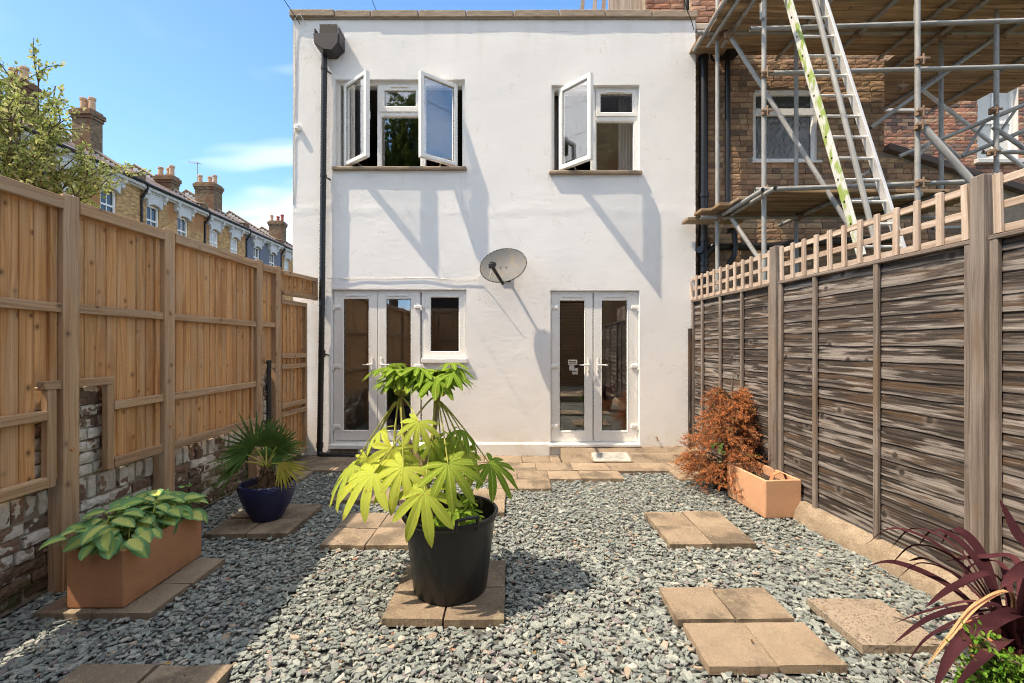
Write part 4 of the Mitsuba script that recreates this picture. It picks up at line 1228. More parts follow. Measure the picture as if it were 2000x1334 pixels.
def terrace_house(y0, y1, wins, lab, wallm='stock_brick', stack=None, pots='chimney_pot_buff', aerial=False, pipe=True, roofm='roof_slate'):
    import shapely.geometry as sg
    key = thing('terrace_house', lab, 'house', 'terraced houses beyond the left fence')
    xh = XT((y0 + y1) / 2)
    M = lambda t: (np.stack([xh - t[0][:, 1], t[0][:, 0], t[0][:, 2]], 1), t[1], t[2])
    EV = 10.4
    poly = sg.box(y0 + .01, 0, y1 - .01, EV)
    W, ZS, ZH = 0.92, 7.75, 9.42
    for w in wins:
        poly = poly.difference(sg.box(w - W / 2, ZS, w + W / 2, ZH))
    part(key, 'wall', M(prism(poly, 1, 0.0, 0.3)), wallm)
    sb = B().add(boxc(y0 + .02, y1 - .02, .3, 7.5, 0, EV - .1))
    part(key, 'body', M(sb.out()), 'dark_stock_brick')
    for w in wins:
        wk = part(key, 'window', M(ring(w - W / 2, w + W / 2, ZS, ZH, [(0, .07), (.10, .07), (.10, .16), (0, .16)])), 'plastic_white')
        g = B().add(boxc(w - W / 2 + .08, w + W / 2 - .08, .15, .17, ZS + .08, ZH - .08))
        part(wk, 'pane', M(g.out()), 'dark_glass' if rng.random() < .65 else 'net_curtain')
        gb = B().add(boxc(w - .02, w + .02, .11, .148, ZS + .1, ZH - .1)).add(boxc(w - W / 2 + .1, w + W / 2 - .1, .09, .149, (ZS + ZH) / 2 - .045, (ZS + ZH) / 2 + .045))
        part(wk, 'glazing_bar', M(gb.out()), 'plastic_white')
        part(wk, 'sill', M(boxc(w - W / 2 - .1, w + W / 2 + .1, -.12, .08, ZS - .13, ZS, .01)), 'white_stucco')
        n = 9
        xs = np.linspace(-W / 2, W / 2, n)
        arch = [(w + x, ZH - .10 + .16 * (1 - (x / (W / 2)) ** 2)) for x in xs]
        hood = [(w - .68, EV - .28), (w - .62, EV - .56), (w - W / 2 - .10, EV - .56), (w - W / 2 - .05, ZH - .12)] + arch + [(w + W / 2 + .05, ZH - .12), (w + W / 2 + .10, EV - .56), (w + .62, EV - .56), (w + .68, EV - .28)]
        part(key, 'window_hood', M(prism(hood, 1, -.16, .02)), 'white_stucco')
        for sg_ in (-1, 1):
            bx = w + sg_ * .66
            br = [(-.34, EV - .28), (-.32, EV - .45), (-.20, EV - .58), (-.20, EV - .72), (-.05, EV - .80), (.0, EV - .80), (.0, EV - .28)]
            part(key, 'bracket', M((lambda t: (t[0], t[1], t[2]))(prism(br, 0, bx - .09, bx + .09))), 'white_stucco')
    part(key, 'eaves_cornice', M(B().add(boxc(y0, y1, -.34, .05, EV - .27, EV - .10, .02)).add(boxc(y0, y1, -.22, .05, EV - .36, EV - .26, .02)).out()), 'white_stucco')
    part(key, 'gutter', M(tube([(y0, -.40, EV - .03), (y1, -.40, EV - .03)], .075, 10)), 'black_plastic', True)
    RZ, RY = 13.0, 4.4
    rb = B().add(sheet(np.array([[[x, -.38, EV + .02], [x, RY, RZ], [x, 2 * RY + .4, EV]] for x in (y0, y1)])))
    part(key, 'roof', M(rb.out()), roofm)
    pw = [(-.30, EV - .05), (-.30, EV + .42), (.35, EV + .50), (RY, RZ + .42), (2 * RY, EV + .3), (2 * RY, EV - .1)]
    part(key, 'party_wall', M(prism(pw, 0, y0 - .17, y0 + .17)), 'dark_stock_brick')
    cp = B()
    for (a, b_) in zip(pw[1:3], pw[2:4]):
        cp.add(bar((y0, a[0], a[1] + .03), (y0, b_[0], b_[1] + .03), .44, .07, (0, 0, 1), .01))
    part(key, 'parapet_coping', M(cp.out()), 'coping_stone')
    fl, fl2 = B(), B()
    for k in range(16):
        t = k / 16
        fl.add(boxc(y0 - .20, y0 - .165, .0 + RY * t, RY * (t + 1 / 16) + .02, EV + .14 + (RZ - EV) * t, EV + .34 + (RZ - EV) * t, .004))
        fl2.add(boxc(y0 + .165, y0 + .20, .0 + RY * t, RY * (t + 1 / 16) + .02, EV + .14 + (RZ - EV) * t, EV + .34 + (RZ - EV) * t, .004))
    part(key, 'lead_flashing', M(fl.out()), 'lead')
    part(key, 'lead_flashing', M(fl2.out()), 'lead')
    if pipe:
        part(key, 'downpipe', M(tube(curve([(y0 + .25, -.36, EV - .08), (y0 + .25, -.30, EV - .35), (y0 + .2, -.08, EV - .75), (y0 + .2, -.06, EV - 1.2), (y0 + .2, -.06, 4)], 5), .06, 8)), 'black_plastic', True)
    for (yc, dpt, wx, wy, zt, npot, pm) in stack or ():
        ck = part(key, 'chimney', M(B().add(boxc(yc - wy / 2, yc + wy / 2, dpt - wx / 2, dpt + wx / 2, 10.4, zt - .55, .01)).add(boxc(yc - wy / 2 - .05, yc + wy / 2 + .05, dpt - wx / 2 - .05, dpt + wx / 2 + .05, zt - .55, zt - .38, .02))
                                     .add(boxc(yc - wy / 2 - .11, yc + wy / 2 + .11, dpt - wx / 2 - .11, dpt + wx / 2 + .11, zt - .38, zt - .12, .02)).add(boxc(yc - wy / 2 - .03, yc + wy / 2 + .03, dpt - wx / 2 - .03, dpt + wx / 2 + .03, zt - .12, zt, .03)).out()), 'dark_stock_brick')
        for k in range(npot):
            V, Fc, U = lathe([(.15, -.05), (.14, .45), (.17, .48), (.17, .58), (.135, .60), (.12, .5), (.11, .1), (0.001, .1)], 14)
            hgt = rng.uniform(.95, 1.2)
            V = V * [1, 1, hgt] + np.array([yc + rng.uniform(-.06, .06) - .12 + .24 * (k % 2), dpt + (k - (npot - 1) / 2) * (wx - .3) / max(npot - 1, 1), zt - .03])
            part(ck, 'pot', M((V, Fc, U)), pm if k < 2 or pm == 'chimney_pot_buff' else 'chimney_pot_buff', True)
    if aerial:
        yc = y0
        ab = B().add(tube([(yc, 3.6, 12.5), (yc, 3.6, 15.6)], .03, 6)).add(tube([(yc - .1, 3.3, 15.5), (yc + .1, 4.4, 15.6)], .02, 6))
        for k in range(5):
            ab.add(tube([(yc - .28, 3.4 + .2 * k, 15.52 + .02 * k), (yc + .28, 3.4 + .2 * k, 15.52 + .02 * k)], .012, 5))
        part(key, 'aerial', M(ab.out()), 'galvanised')
    return key


terrace_house(14.3, 19.6, [15.6, 18.2], 'nearest brick terrace house, mostly hidden behind the fruit tree at the left edge')
terrace_house(19.6, 24.9, [20.85, 23.0], 'brick terrace house partly behind the fruit tree with a pale blind in its window', stack=[(21.6, 2.9, .8, .7, 14.0, 3, 'chimney_pot_buff')])
terrace_house(24.9, 30.2, [25.95, 28.3], 'brick terrace house with four buff chimney pots just right of the fruit tree', stack=[(24.9, 2.75, 1.0, .75, 14.3, 4, 'chimney_pot_buff')])
terrace_house(30.2, 35.1, [31.4, 33.7], 'brick terrace house between the one right of the tree and the blue grey one', stack=[(30.2, 2.3, 1.05, .7, 12.7, 3, 'chimney_pot_buff')])
terrace_house(35.1, 40.6, [36.8, 39.2], 'blue grey painted terrace house towards the far end of the row', 'blue_render', stack=[(35.1, 2.75, 1.45, 1.0, 13.9, 3, 'chimney_pot_buff')], aerial=True)
terrace_house(40.6, 46.0, [41.9, 44.3], 'farthest brick terrace house visible, beside the white house wall', stack=[(45.7, 2.8, 1.3, .9, 13.9, 3, 'chimney_pot_red')])
terrace_house(46.0, 51.0, [47.3, 49.4], 'last terrace house of which only a roof corner shows past the white wall')
# ------------------------------------------------------------------ right: brown brick house with scaffolding
import shapely.geometry as sg
from shapely.ops import unary_union

bh = thing('brick_house', 'brown stock brick house behind scaffolding on the right of the white house', 'house')
YN = 6.24
NX = lambda px: (px - 1000) / F * YN
NZ = lambda py: CH + (HOR - py) / F * YN
WIN = sg.box(NX(1471), NZ(316), NX(1600), NZ(172))
wallp = unary_union([sg.box(X1 + .004, 0, NX(1727), 6.9), sg.Polygon([(NX(1726), 0), (NX(1726), NZ(293)), (NX(1920), NZ(352)), (NX(2250), NZ(450)), (NX(2250), 0)])]).difference(WIN)
part(bh, 'mortar', prism(wallp, 1, YN + .012, YN + .24), 'mortar')
part(bh, 'mortar', prism(sg.box(FX(1275), 5.75, X1 + .003, 6.9), 1, YN + .20, YN + .40), 'mortar')
npal = np.array([(.33, .215, .13), (.31, .19, .115), (.35, .235, .145), (.27, .17, .11), (.36, .25, .155), (.19, .13, .095)])
rpal = np.array([(.35, .185, .125), (.31, .15, .10), (.40, .24, .165), (.28, .16, .115), (.36, .22, .17)])


def lay_bricks(region, y, z0, z1, pal, seed, pr=None, bond=0.225):
    """Bricks of 75 mm courses inside the region, as (mesh, colours, priority)."""
    g = np.random.default_rng(seed)
    out = []
    k = 0
    z = z0
    xa, _, xb, _ = region.bounds
    while z < z1:
        x = xa - (k % 2) * bond * .5 - (k % 3) * .013
        while x < xb:
            L = bond if g.random() < .72 else bond * .5
            c = sg.box(x + .005, z + .005, x + L - .005, z + .070).intersection(region)
            if c.area > .0022 and c.geom_type == 'Polygon':
                a0, b0, a1, b1 = c.bounds
                if c.area > .8 * (a1 - a0) * (b1 - b0):
                    V, Fc, U = rough_brick(a1 - a0, b1 - b0, .05, .006, g.uniform(0, 90), 4, 3, .004)
                    V = V + np.array([(a0 + a1) / 2, y + .021 + g.uniform(-.003, .003), (b0 + b1) / 2])
                    base = pal[g.choice(len(pal))] * g.uniform(.8, 1.2)
                    col = (base * (0.7 + 0.6 * meshkit.noise(V * 26, 3))[:, None]).clip(.01, .7)
                    out.append(((V, Fc, U), col, pr((a0 + a1) / 2, (b0 + b1) / 2) if pr else 0))
            x += L
        z += .075
        k += 1
    return out


def commit(parent, bricks, most):
    bricks.sort(key=lambda t: t[2])
    for t, c, _ in bricks[:most]:
        part(parent, 'brick', t, 'brick_vc', False, c)
    rest = bricks[most:]
    if rest:
        b = B()
        for t, _, _ in rest:
            b.add(t)
        part(parent, 'brickwork', b, 'brick_vc', False, np.vstack([c for _, c, _ in rest]), kind='stuff')


seen = unary_union([sg.box(X1 + .004, 2.2, NX(1727), 6.05), sg.Polygon([(NX(1726), 2.2), (NX(1726), NZ(298)), (NX(1905), NZ(352)), (NX(1960), 2.2)])]).difference(WIN).difference(sg.box(2.5, NZ(60), 4.0, NZ(46)))
pri = lambda x, z: abs(x - 3.9) * 0.8 + abs(z - 3.8)
commit(bh, lay_bricks(seen, YN, 2.2, 6.05, npal, 5, pri), 270)
commit(bh, lay_bricks(sg.box(FX(1277), 5.80, 2.62, 6.65), YN + .185, 5.80, 6.6, rpal, 6, lambda x, z: z), 30)
commit(bh, lay_bricks(sg.box(2.46, NZ(44), 3.4, 6.6), YN - .012, NZ(44), 6.6, rpal, 8, lambda x, z: z), 0)
part(bh, 'string_course', boxc(X1 + .01, 3.9, YN - .03, YN + .05, NZ(60), NZ(47), .01), 'stone_pale')
wk = part(bh, 'window', ring(NX(1471), NX(1600), NZ(316), NZ(172), [(0, YN + .05), (.055, YN + .05), (.07, YN + .065), (.07, YN + .12), (0, YN + .12)]), 'plastic_white')
b = B().add(boxc(NX(1478), NX(1594), YN + .045, YN + .11, NZ(222), NZ(208), .006)).add(boxc(NX(1505), NX(1540), YN + .035, YN + .05, NZ(177), NZ(174), .004))
part(wk, 'transom', b, 'plastic_white')
part(wk, 'pane', boxc(NX(1478), NX(1594), YN + .085, YN + .095, NZ(312), NZ(176)), 'obscure_glass')
part(wk, 'sill', boxc(NX(1469), NX(1604), YN - .03, YN + .08, NZ(318.5), NZ(314.5), .006), 'plastic_white')
vg = np.array([[NX(1727), NZ(290)], [NX(1920), NZ(350)], [NX(2250), NZ(452)]])
b = B()
for a, c in zip(vg[:-1], vg[1:]):
    b.add(bar((a[0], YN - .02, a[1]), (c[0], YN - .02, c[1]), .14, .085, (0, 0, 1), .004))
part(bh, 'verge', b, 'roof_slate')
part(bh, 'lean_to_roof', sheet(np.array([[[x, yy, zz + .03] for yy in (YN, 9.4)] for x, zz in vg])), 'roof_slate')
# pieces of the roof seen over the white parapet
part(bh, 'timber_cladding', B().add(boxc(FX(1203), FX(1276), YN + .3, YN + .34, 5.7, 6.9)).out(), 'trellis_wood')
b = B()
for k, px in enumerate((1140, 1168, 1188)):
    b.add(bar((FX(px), YN + .26, 5.8), (FX(px + 22), YN + .9, 6.9), .05, .10, (0, -1, 0)))
part(bh, 'rafter', b, 'batten_wood')
part(bh, 'soffit_board', sheet(np.array([[[FX(1125), YN + .42, 5.7], [FX(1165), YN + 1.1, 6.9]], [[FX(1206), YN + .42, 5.7], [FX(1240), YN + 1.1, 6.9]]])), 'lap_wood')
part(bh, 'downpipe', tube([(FX(1354.5), YN + .10, 5.9), (FX(1354.5), YN + .10, 6.9)], .035, 12), 'black_plastic', True)

# black soil pipe, hopper and waste pipes
sp = part(bh, 'soil_pipe', B().add(tube(curve([(NX(1378), YN + .05, NZ(103)), (NX(1371), YN - .08, NZ(103)), (NX(1369), YN - .09, NZ(120)), (NX(1368.5), YN - .09, NZ(300)), (NX(1368), YN - .09, NZ(560))], 6), .058, 18)), 'black_plastic', True)
for py in (118, 385, 430, 470, 500, 516, 530):
    part(sp, 'collar', tube([(NX(1368.5), YN - .09, NZ(py + 5)), (NX(1368.5), YN - .09, NZ(py - 3))], .070, 18), 'black_plastic', True)
part(sp, 'access_cap', tube([(NX(1360), YN - .14, NZ(493)), (NX(1356), YN - .18, NZ(493))], .045, 16), 'black_plastic')
part(bh, 'waste_pipe', tube(curve([(NX(1372), YN - .09, NZ(500)), (NX(1384), YN - .10, NZ(488)), (NX(1395), YN - .10, NZ(485)), (NX(1500), YN - .09, NZ(484)), (NX(1560), YN - .09, NZ(478)), (NX(1740), YN - .09, NZ(470))], 6), .052, 14), 'black_plastic', True)
hb = B().add(boxc(NX(1392), NX(1447), YN - .30, YN - .02, NZ(100), NZ(71), .006))
hb.add(prism([(NX(1393), NZ(100)), (NX(1404), NZ(121)), (NX(1430), NZ(121)), (NX(1441), NZ(100))], 1, YN - .26, YN - .04))
part(bh, 'rain_hopper', hb, 'black_plastic')
part(bh, 'downpipe', tube([(NX(1413), YN - .12, NZ(118)), (NX(1413), YN - .12, NZ(385)), (NX(1413), YN - .12, NZ(440))], .036, 14), 'black_plastic', True)
part(bh, 'downpipe', tube(curve([(NX(1410), YN - .15, NZ(456)), (NX(1422), YN - .17, NZ(459)), (NX(1423), YN - .17, NZ(500)), (NX(1413), YN - .15, NZ(520))], 5), .034, 12), 'black_plastic', True)
cl = thing('cable_coil', 'coil of black cable with yellow tape hanging beside the soil pipe', 'cable')
ca = np.linspace(0, 6 * math.pi, 80)
cP = np.stack([NX(1387) + .055 * np.cos(ca) + .004 * ca / 6, YN - .12 - .012 * np.sin(ca * .5), NZ(108) + .15 * np.sin(ca)], 1)
part(cl, 'coil', tube(cP, .009, 6), 'rubber_black', True)
for q_ in (6, 30, 55):
    part(cl, 'tape', tube([cP[q_] - [0, .003, .02], cP[q_] + [0, -.003, .02]], .017, 8), 'yellow_tape')

# the main rear wall farther back
YR = 9.5
RX_ = lambda px: (px - 1000) / F * YR
RZ_ = lambda py: CH + (HOR - py) / F * YR
rear = thing('rear_brick_house', 'old red brown brick house wall with white sash windows behind the scaffolding', 'house')
wA, wB_ = sg.box(RX_(1910), RZ_(312), RX_(1990), RZ_(157)), sg.box(RX_(1690), RZ_(212), RX_(1787), RZ_(120))
rp = sg.box(5.2, 0, 16, 9.5).difference(wA).difference(wB_)
part(rear, 'mortar', prism(rp, 1, YR + .012, YR + .3), 'mortar')
rearpal = np.array([(.34, .165, .11), (.27, .135, .10), (.40, .23, .15), (.20, .11, .085), (.37, .25, .17), (.14, .10, .085)])
lint = sg.box(RX_(1903), RZ_(155), RX_(1995), RZ_(120))
commit(rear, lay_bricks(sg.box(7.5, 3.6, 12.2, 8.4).difference(wA).difference(wB_).difference(lint), YR, 3.6, 8.4, rearpal, 9, lambda x, z: 0, .22), 0)
b = B()
for k in range(9):
    x = RX_(1903 + 92 * (k + .5) / 9)
    b.add(bar((x + (k - 4) * .004, YR + .0, RZ_(152)), (x + (k - 4) * .022, YR + .0, RZ_(118)), .098, .05, (0, -1, 0), .006))
part(rear, 'arch', b, 'coping_stone')
for rect, nm in ((wA, 'tall white sash window at the far right of the rear brick wall'), (wB_, 'white window half hidden behind the deck boards')):
    x0, z0, x1, z1 = rect.bounds
    wk = part(rear, 'window', ring(x0, x1, z0, z1, [(0, YR + .09), (.07, YR + .09), (.07, YR + .2), (0, YR + .2)]), 'plastic_white', label=nm)
    part(wk, 'pane', boxc(x0 + .06, x1 - .06, YR + .14, YR + .15, z0 + .06, z1 - .06), 'net_curtain')
    part(wk, 'glazing_bar', B().add(boxc((x0 + x1) / 2 - .015, (x0 + x1) / 2 + .015, YR + .11, YR + .139, z0 + .06, z1 - .06)).add(boxc(x0 + .06, x1 - .06, YR + .105, YR + .138, (z0 + z1) / 2 - .03, (z0 + z1) / 2 + .03)), 'plastic_white')
    part(wk, 'reveal', ring(x0 - .002, x1 + .002, z0 - .002, z1 + .002, [(0, YR + .01), (.012, YR + .01), (.012, YR + .1), (0, YR + .1)]), 'white_stucco')
    part(wk, 'sill', boxc(x0 - .08, x1 + .08, YR - .08, YR + .1, z0 - .09, z0, .01), 'white_stucco')

# ------------------------------------------------------------------ scaffold and ladder
sc = thing('scaffold', 'tube scaffold with timber decks in front of the brown brick house', 'scaffold')
R = .0245


def pole(p0, p1, name='standard', m='galvanised', r=R):
    b = B()
    p0, p1 = np.asarray(p0, float), np.asarray(p1, float)
    d = unit(p1 - p0)
    b.add(tube([p0, p1], r, 14, False))
    b.add(tube([p1, p0], r * .82, 12, False))
    part(sc, name, b, m, True)


def coupler(p, ax=(1, 0, 0)):
    p = np.asarray(p, float)
    fr_ = frame(ax, (0, 0, 1))
    b = B()
    b.add(tube([p - fr_[:, 0] * .028, p + fr_[:, 0] * .028], .036, 9))
    b.add(tube([p - fr_[:, 2] * .03 + fr_[:, 1] * .02, p + fr_[:, 2] * .03 + fr_[:, 1] * .02], .035, 9))
    b.add(bar(p + fr_[:, 1] * -.02 - fr_[:, 0] * .06, p + fr_[:, 1] * -.03 + fr_[:, 0] * .065, .022, .022, (0, 0, 1), .004))
    b.add(tube([p - fr_[:, 2] * .055 - fr_[:, 1] * .03, p + fr_[:, 2] * .05 - fr_[:, 1] * .03], .009, 6))
    part(sc, 'coupler', b, 'rusty_steel')


YFR, YBK = 4.95, 5.72                                     # front and back rows of standards
sx = lambda px, Y: (px - 1000) / F * Y
for px, Y in ((1492, YFR), (1792, 4.72), (1401, YBK), (1555, YBK), (1838, YBK + .1), (1946, 5.3)):
    pole((sx(px, Y), Y, 0.0), (sx(px, Y), Y, 7.2))
for px, py in ((1488, 25), (1788, 28)):                   # spigots high on the front standards
    part(sc, 'sleeve', boxc(sx(px, YFR) - .03, sx(px, YFR) + .015, YFR - .045, YFR - .005, CH + (HOR - py) / F * YFR - .09, CH + (HOR - py) / F * YFR + .09, .006), 'galvanised')
ZU, ZG, ZL = 5.36, 4.43, 3.17
pole((2.30, YBK - .05, ZU + .03), (7.6, YBK - .05, ZU + .03), 'ledger')
pole((sx(1485, YFR), YFR - .04, ZG), (7.4, YFR - .25, ZG), 'ledger')
pole((sx(1470, YFR), YFR - .05, ZL), (sx(1880, YFR), YFR - .2, ZL + .04), 'ledger')
pole((2.35, YBK - .05, ZL - .08), (5.3, YBK - .05, ZL - .08), 'ledger')
pole((sx(1470, YFR), YFR - .05, 5.40), (7.4, YFR - .25, 5.40), 'ledger')
for px, Y, z in ((1492, YFR, ZG), (1792, 4.72, ZG), (1492, YFR, ZL), (1792, 4.72, ZL), (1401, YBK, ZU), (1401, YBK, ZL - .08), (1555, YBK, ZL - .08), (1838, YBK, ZU), (1492, YFR, 4.02), (1792, 4.72, 3.9)):
    coupler((sx(px, Y), Y - .04, z))
for x in (3.57, 4.30, 4.94, 5.32, 6.1, 6.9):
    pole((x, 4.9, ZU), (x, 7.6 if x > 5 else 6.15, ZU), 'transom')
    coupler((x, YBK - .06, ZU - .0), (0, 1, 0))
for x in (2.40, 2.52, 2.70):
    pole((x, 4.6, ZU + (.02 if x < 2.5 else -.02)), (x, 6.0 if x < 2.5 else 5.85, ZU + (.02 if x < 2.5 else -.02)), 'transom')
coupler((2.66, YBK - .06, ZU), (0, 1, 0))
for x, y0_, y1_ in ((2.62, 4.75, 6.1), (2.72, 4.7, 5.85), (3.62, 4.9, 6.15), (4.6, 4.85, 6.1)):
    pole((x, y0_, ZL - .05), (x, y1_, ZL - .05), 'transom')
part(sc, 'tube_end', tube(curve([(sx(1689, 4.8), 4.70, 3.30), (sx(1689, 4.8), 5.1, 3.28)], 2), R, 14, False), 'galvanised', True)
pole(P3(1422, 64, 5.55), P3(1684, 482, 4.75), 'brace')
pole(P3(1583, -30, 4.90), P3(1712, 482, 4.35), 'brace')
pole(P3(1430, 428, 5.5), P3(1492, 520, 5.2), 'brace')
pole(P3(1796, 240, 4.68), P3(1905, 362, 4.5), 'brace', 'galvanised', .034)
pole(P3(1797, 172, 6.3), P3(2010, 335, 6.0), 'brace', 'aluminium')
pole(P3(1940, 248, 5.3), P3(2060, 330, 5.2), 'brace')
pole(P3(1755, 306, 5.6), P3(2080, 172, 5.2), 'beam_chord')
pole(P3(1868, 310, 5.55), P3(2080, 222, 5.2), 'beam_chord')
for a, c in (((1795, 305), (1820, 278)), ((1880, 305), (1925, 236)), ((1835, 273), (1875, 308)), ((1935, 285), (1985, 212))):
    pole(P3(*a, 5.5), P3(*c, 5.45), 'beam_lacing', r=.016)
pole(P3(1920, 297, 5.3), P3(2020, 297, 5.25), 'ledger')
coupler(P3(1942, 215, 5.25)); coupler(P3(1938, 297, 5.25)); coupler(P3(1760, 170, 5.6)); coupler(P3(1797, 245, 4.66)); coupler(P3(1422, 68, 5.5)); coupler(P3(1393, 70, 5.7))
pole((2.6, YFR + .02, 4.95), (7.4, 4.75, 4.95), 'ledger')
pole(P3(1700, 250, 5.75), P3(1960, 60, 5.7), 'brace')
pole((sx(1838, YBK), YBK + .12, 3.0), (7.6, YBK + .12, 3.05), 'ledger')
pole(P3(1640, 395, 4.85), P3(1800, 380, 4.75), 'ledger')
yb = 6.12
k = 0
while yb > 5.12:                                           # upper deck boards run along the wall
    part(sc, 'deck_board', bar((2.42 + rng.uniform(-.05, .05), yb - .11, ZU + .055), (7.7, yb - .11, ZU + .055), .222, .038, (0, 0, 1), .003), 'scaffold_board')
    yb -= .228
for k in range(6):
    part(sc, 'deck_board', bar((5.15, 6.24 + .228 * k, ZU + .055), (8.4 - k * .25, 6.24 + .228 * k, ZU + .055), .222, .038, (0, 0, 1), .003), 'scaffold_board')
for k in range(4):
    part(sc, 'deck_board', bar((2.33 + .12 * k, 5.72 - .228 * k, ZL), (5.2, 5.72 - .228 * k, ZL), .222, .038, (0, 0, 1), .003), 'scaffold_board')
part(sc, 'deck_board', bar((2.25, 5.93, ZL - .05), (3.0, 5.93, ZL - .05), .222, .038, (0, 0, 1), .003), 'scaffold_board')

ld = thing('ladder', 'aluminium ladder with green algae on its near stile leaning against the scaffold', 'ladder')
l0, l1 = P3(1683, 500, 4.40), P3(1522, -60, 4.98)
r0, r1 = P3(1765, 500, 4.44), P3(1588, -60, 5.0)
lup = unit(np.cross(l1 - l0, [1, 0, 0]))
for (a, c, m) in ((l0, l1, 'algae_aluminium'), (r0, r1, 'aluminium')):
    part(ld, 'stile', bar(a, c, .032, .088, lup, .004), m)
L_ = np.linalg.norm(l1 - l0)
nr = int(L_ / .25)
for k in range(nr + 1):
    t = (k + .4) / (nr + 1)
    part(ld, 'rung', tube([l0 + (l1 - l0) * t, r0 + (r1 - r0) * t], .015, 10), 'aluminium', True)
    part(ld, 'rung_end', tube([l0 + (l1 - l0) * t + [-.019, 0, 0], l0 + (l1 - l0) * t + [-.014, 0, 0]], .011, 8), 'rubber_black')
# ------------------------------------------------------------------ plants and pots
def blade(L, W, nu=9, fold=0.25, bend=0.5, shape=0.42, twist=0.0, nv=5):
    """A leaf along x with its upper side to +z; uv = (0..1 along, -1..1 across)."""
    u = np.linspace(0, 1, nu)
    w = (u ** shape) * (1 - u) ** 0.75
    w = w / w.max() * W / 2
    w[0] = max(w[0], 0.0008)
    v = np.linspace(-1, 1, nv)
    X = np.repeat((u * L)[:, None], nv, 1)
    Y = w[:, None] * v[None]
    Z = np.abs(Y) * fold
    a = bend * u
    ca = np.concatenate([[0], np.cumsum(np.cos((a[1:] + a[:-1]) / 2) * np.diff(u))]) * L
    sa = np.concatenate([[0], np.cumsum(np.sin((a[1:] + a[:-1]) / 2) * np.diff(u))]) * L
    X = ca[:, None] + Z * np.sin(a)[:, None]
    Z = -sa[:, None] + Z * np.cos(a)[:, None]
    V, Fc, _ = sheet(np.stack([X, Y, Z], -1))
    return V, Fc, np.stack([np.repeat(u, nv), np.tile(v, nu)], 1)


def place(t, pos, axis, normal, tone=None):
    V, Fc, U = t
    V = V @ frame(axis, normal).T + np.asarray(pos, float)
    U = U + np.array([0, 4.0 * (rng.integers(1, 300) if tone is None else tone)])
    return V, Fc, U


def palmate(R, lobes=9, span=262, droop=0.55, sd=0):
    g = np.random.default_rng(sd)
    al = math.radians(span) / lobes / 2
    th, rad, vv = [], [], []
    for k in range(lobes):
        phi = (k - (lobes - 1) / 2) * 2 * al
        Lk = R * (0.50 + 0.50 * math.cos(phi * 0.62)) * g.uniform(.93, 1.05)
        for d in (-1, -.86, -.66, -.44, -.22, 0, .22, .44, .66, .86):
            t = abs(d)
            th.append(phi + d * al)
            rad.append(Lk * (0.35 + 0.65 * (1 - 0.60 * t ** 2.0 - 0.40 * t)) if t < 1 else Lk * 0.35)
            vv.append(d)
    th.append(math.radians(span) / 2)
    rad.append(R * .2)
    vv.append(1)
    th, rad, vv = map(np.array, (th, rad, vv))
    rings = np.array([0.0, .2, .42, .64, .84, 1.0])
    r = rings[:, None] * rad[None]
    X, Y = r * np.cos(th), r * np.sin(th)
    rr = r / R
    Z = -droop * R * rr ** 2 * 0.75 + 0.05 * R * rr * (np.abs(vv) ** 2 - 0.3) + 0.015 * R * np.sin(vv * 5 + sd) * rr + 0.11 * R * (meshkit.noise(np.stack([X * 10 + sd, Y * 10, X * 0], -1)) - .5) * rr * 1.5 + 0.03 * R * (meshkit.noise(np.stack([X * 22 + sd, Y * 22, X * 0], -1)) - .5)
    V, Fc, _ = sheet(np.stack([X, Y, Z], -1))
    return V, Fc, np.stack([rr.ravel().clip(0, 1), np.tile(vv, len(rings))], 1)


# black tub and the big fatsia ---------------------------------------------------------------
tub = thing('plant_tub', 'large black plastic tub with rope style handles standing on four slabs', 'plant pot')
TC = np.array([-0.372, 2.755, 0.043])
V, Fc, U = lathe([(.0001, .0), (.214, .0), (.220, .012), (.270, .43), (.283, .435), (.290, .447), (.288, .462), (.278, .468), (.268, .462), (.262, .44), (.235, .3), (.0001, .3)], 56)
part(tub, 'body', (V + TC, Fc, U), 'black_plastic', True)
for an in (-math.radians(63), math.radians(117)):
    ra, ta = np.array([math.cos(an), math.sin(an), 0]), np.array([-math.sin(an), math.cos(an), 0])
    hP = [TC + ra * .272 + ta * -.062 + [0, 0, .425], TC + ra * .276 + ta * -.062 + [0, 0, .485], TC + ra * .280 + ta * -.052 + [0, 0, .500], TC + ra * .280 + ta * .052 + [0, 0, .500], TC + ra * .276 + ta * .062 + [0, 0, .485], TC + ra * .272 + ta * .062 + [0, 0, .425]]
    part(tub, 'handle', tube(curve(hP, 4), .010, 10), 'black_plastic', True)
for an in (-1.47, -2.35):
    part(tub, 'drain_hole', tube([TC + [.213 * math.cos(an), .213 * math.sin(an), .03], TC + [.2225 * math.cos(an), .2225 * math.sin(an), .03]], .012, 12), 'soil')
sl_ = lathe([(.0001, .015), (.15, .008), (.249, .0)], 30)
part(tub, 'soil', (sl_[0] + TC + [0, 0, .355], sl_[1], sl_[2]), 'soil', True)

fa = thing('fatsia_plant', 'tall yellow green large leaved plant with two bare stems growing in the black tub', 'plant')
trunkP = [P3(842, 1015, 2.70), P3(834, 950, 2.72), P3(826, 908, 2.75)]
part(fa, 'trunk', tube(curve(trunkP, 5), np.linspace(.019, .015, 11), 12), 'fatsia_bark', True)
stemL = [P3(826, 910, 2.75), P3(808, 880, 2.76), P3(792, 845, 2.77), P3(784, 805, 2.78), P3(784, 768, 2.78)]
stemR = [P3(826, 910, 2.75), P3(840, 872, 2.73), P3(849, 835, 2.72), P3(852, 800, 2.72), P3(858, 768, 2.72)]
for s in (stemL, stemR):
    c = curve(s, 6)
    part(fa, 'stem', tube(c, np.linspace(.016, .012, len(c)), 12), 'fatsia_bark', True)


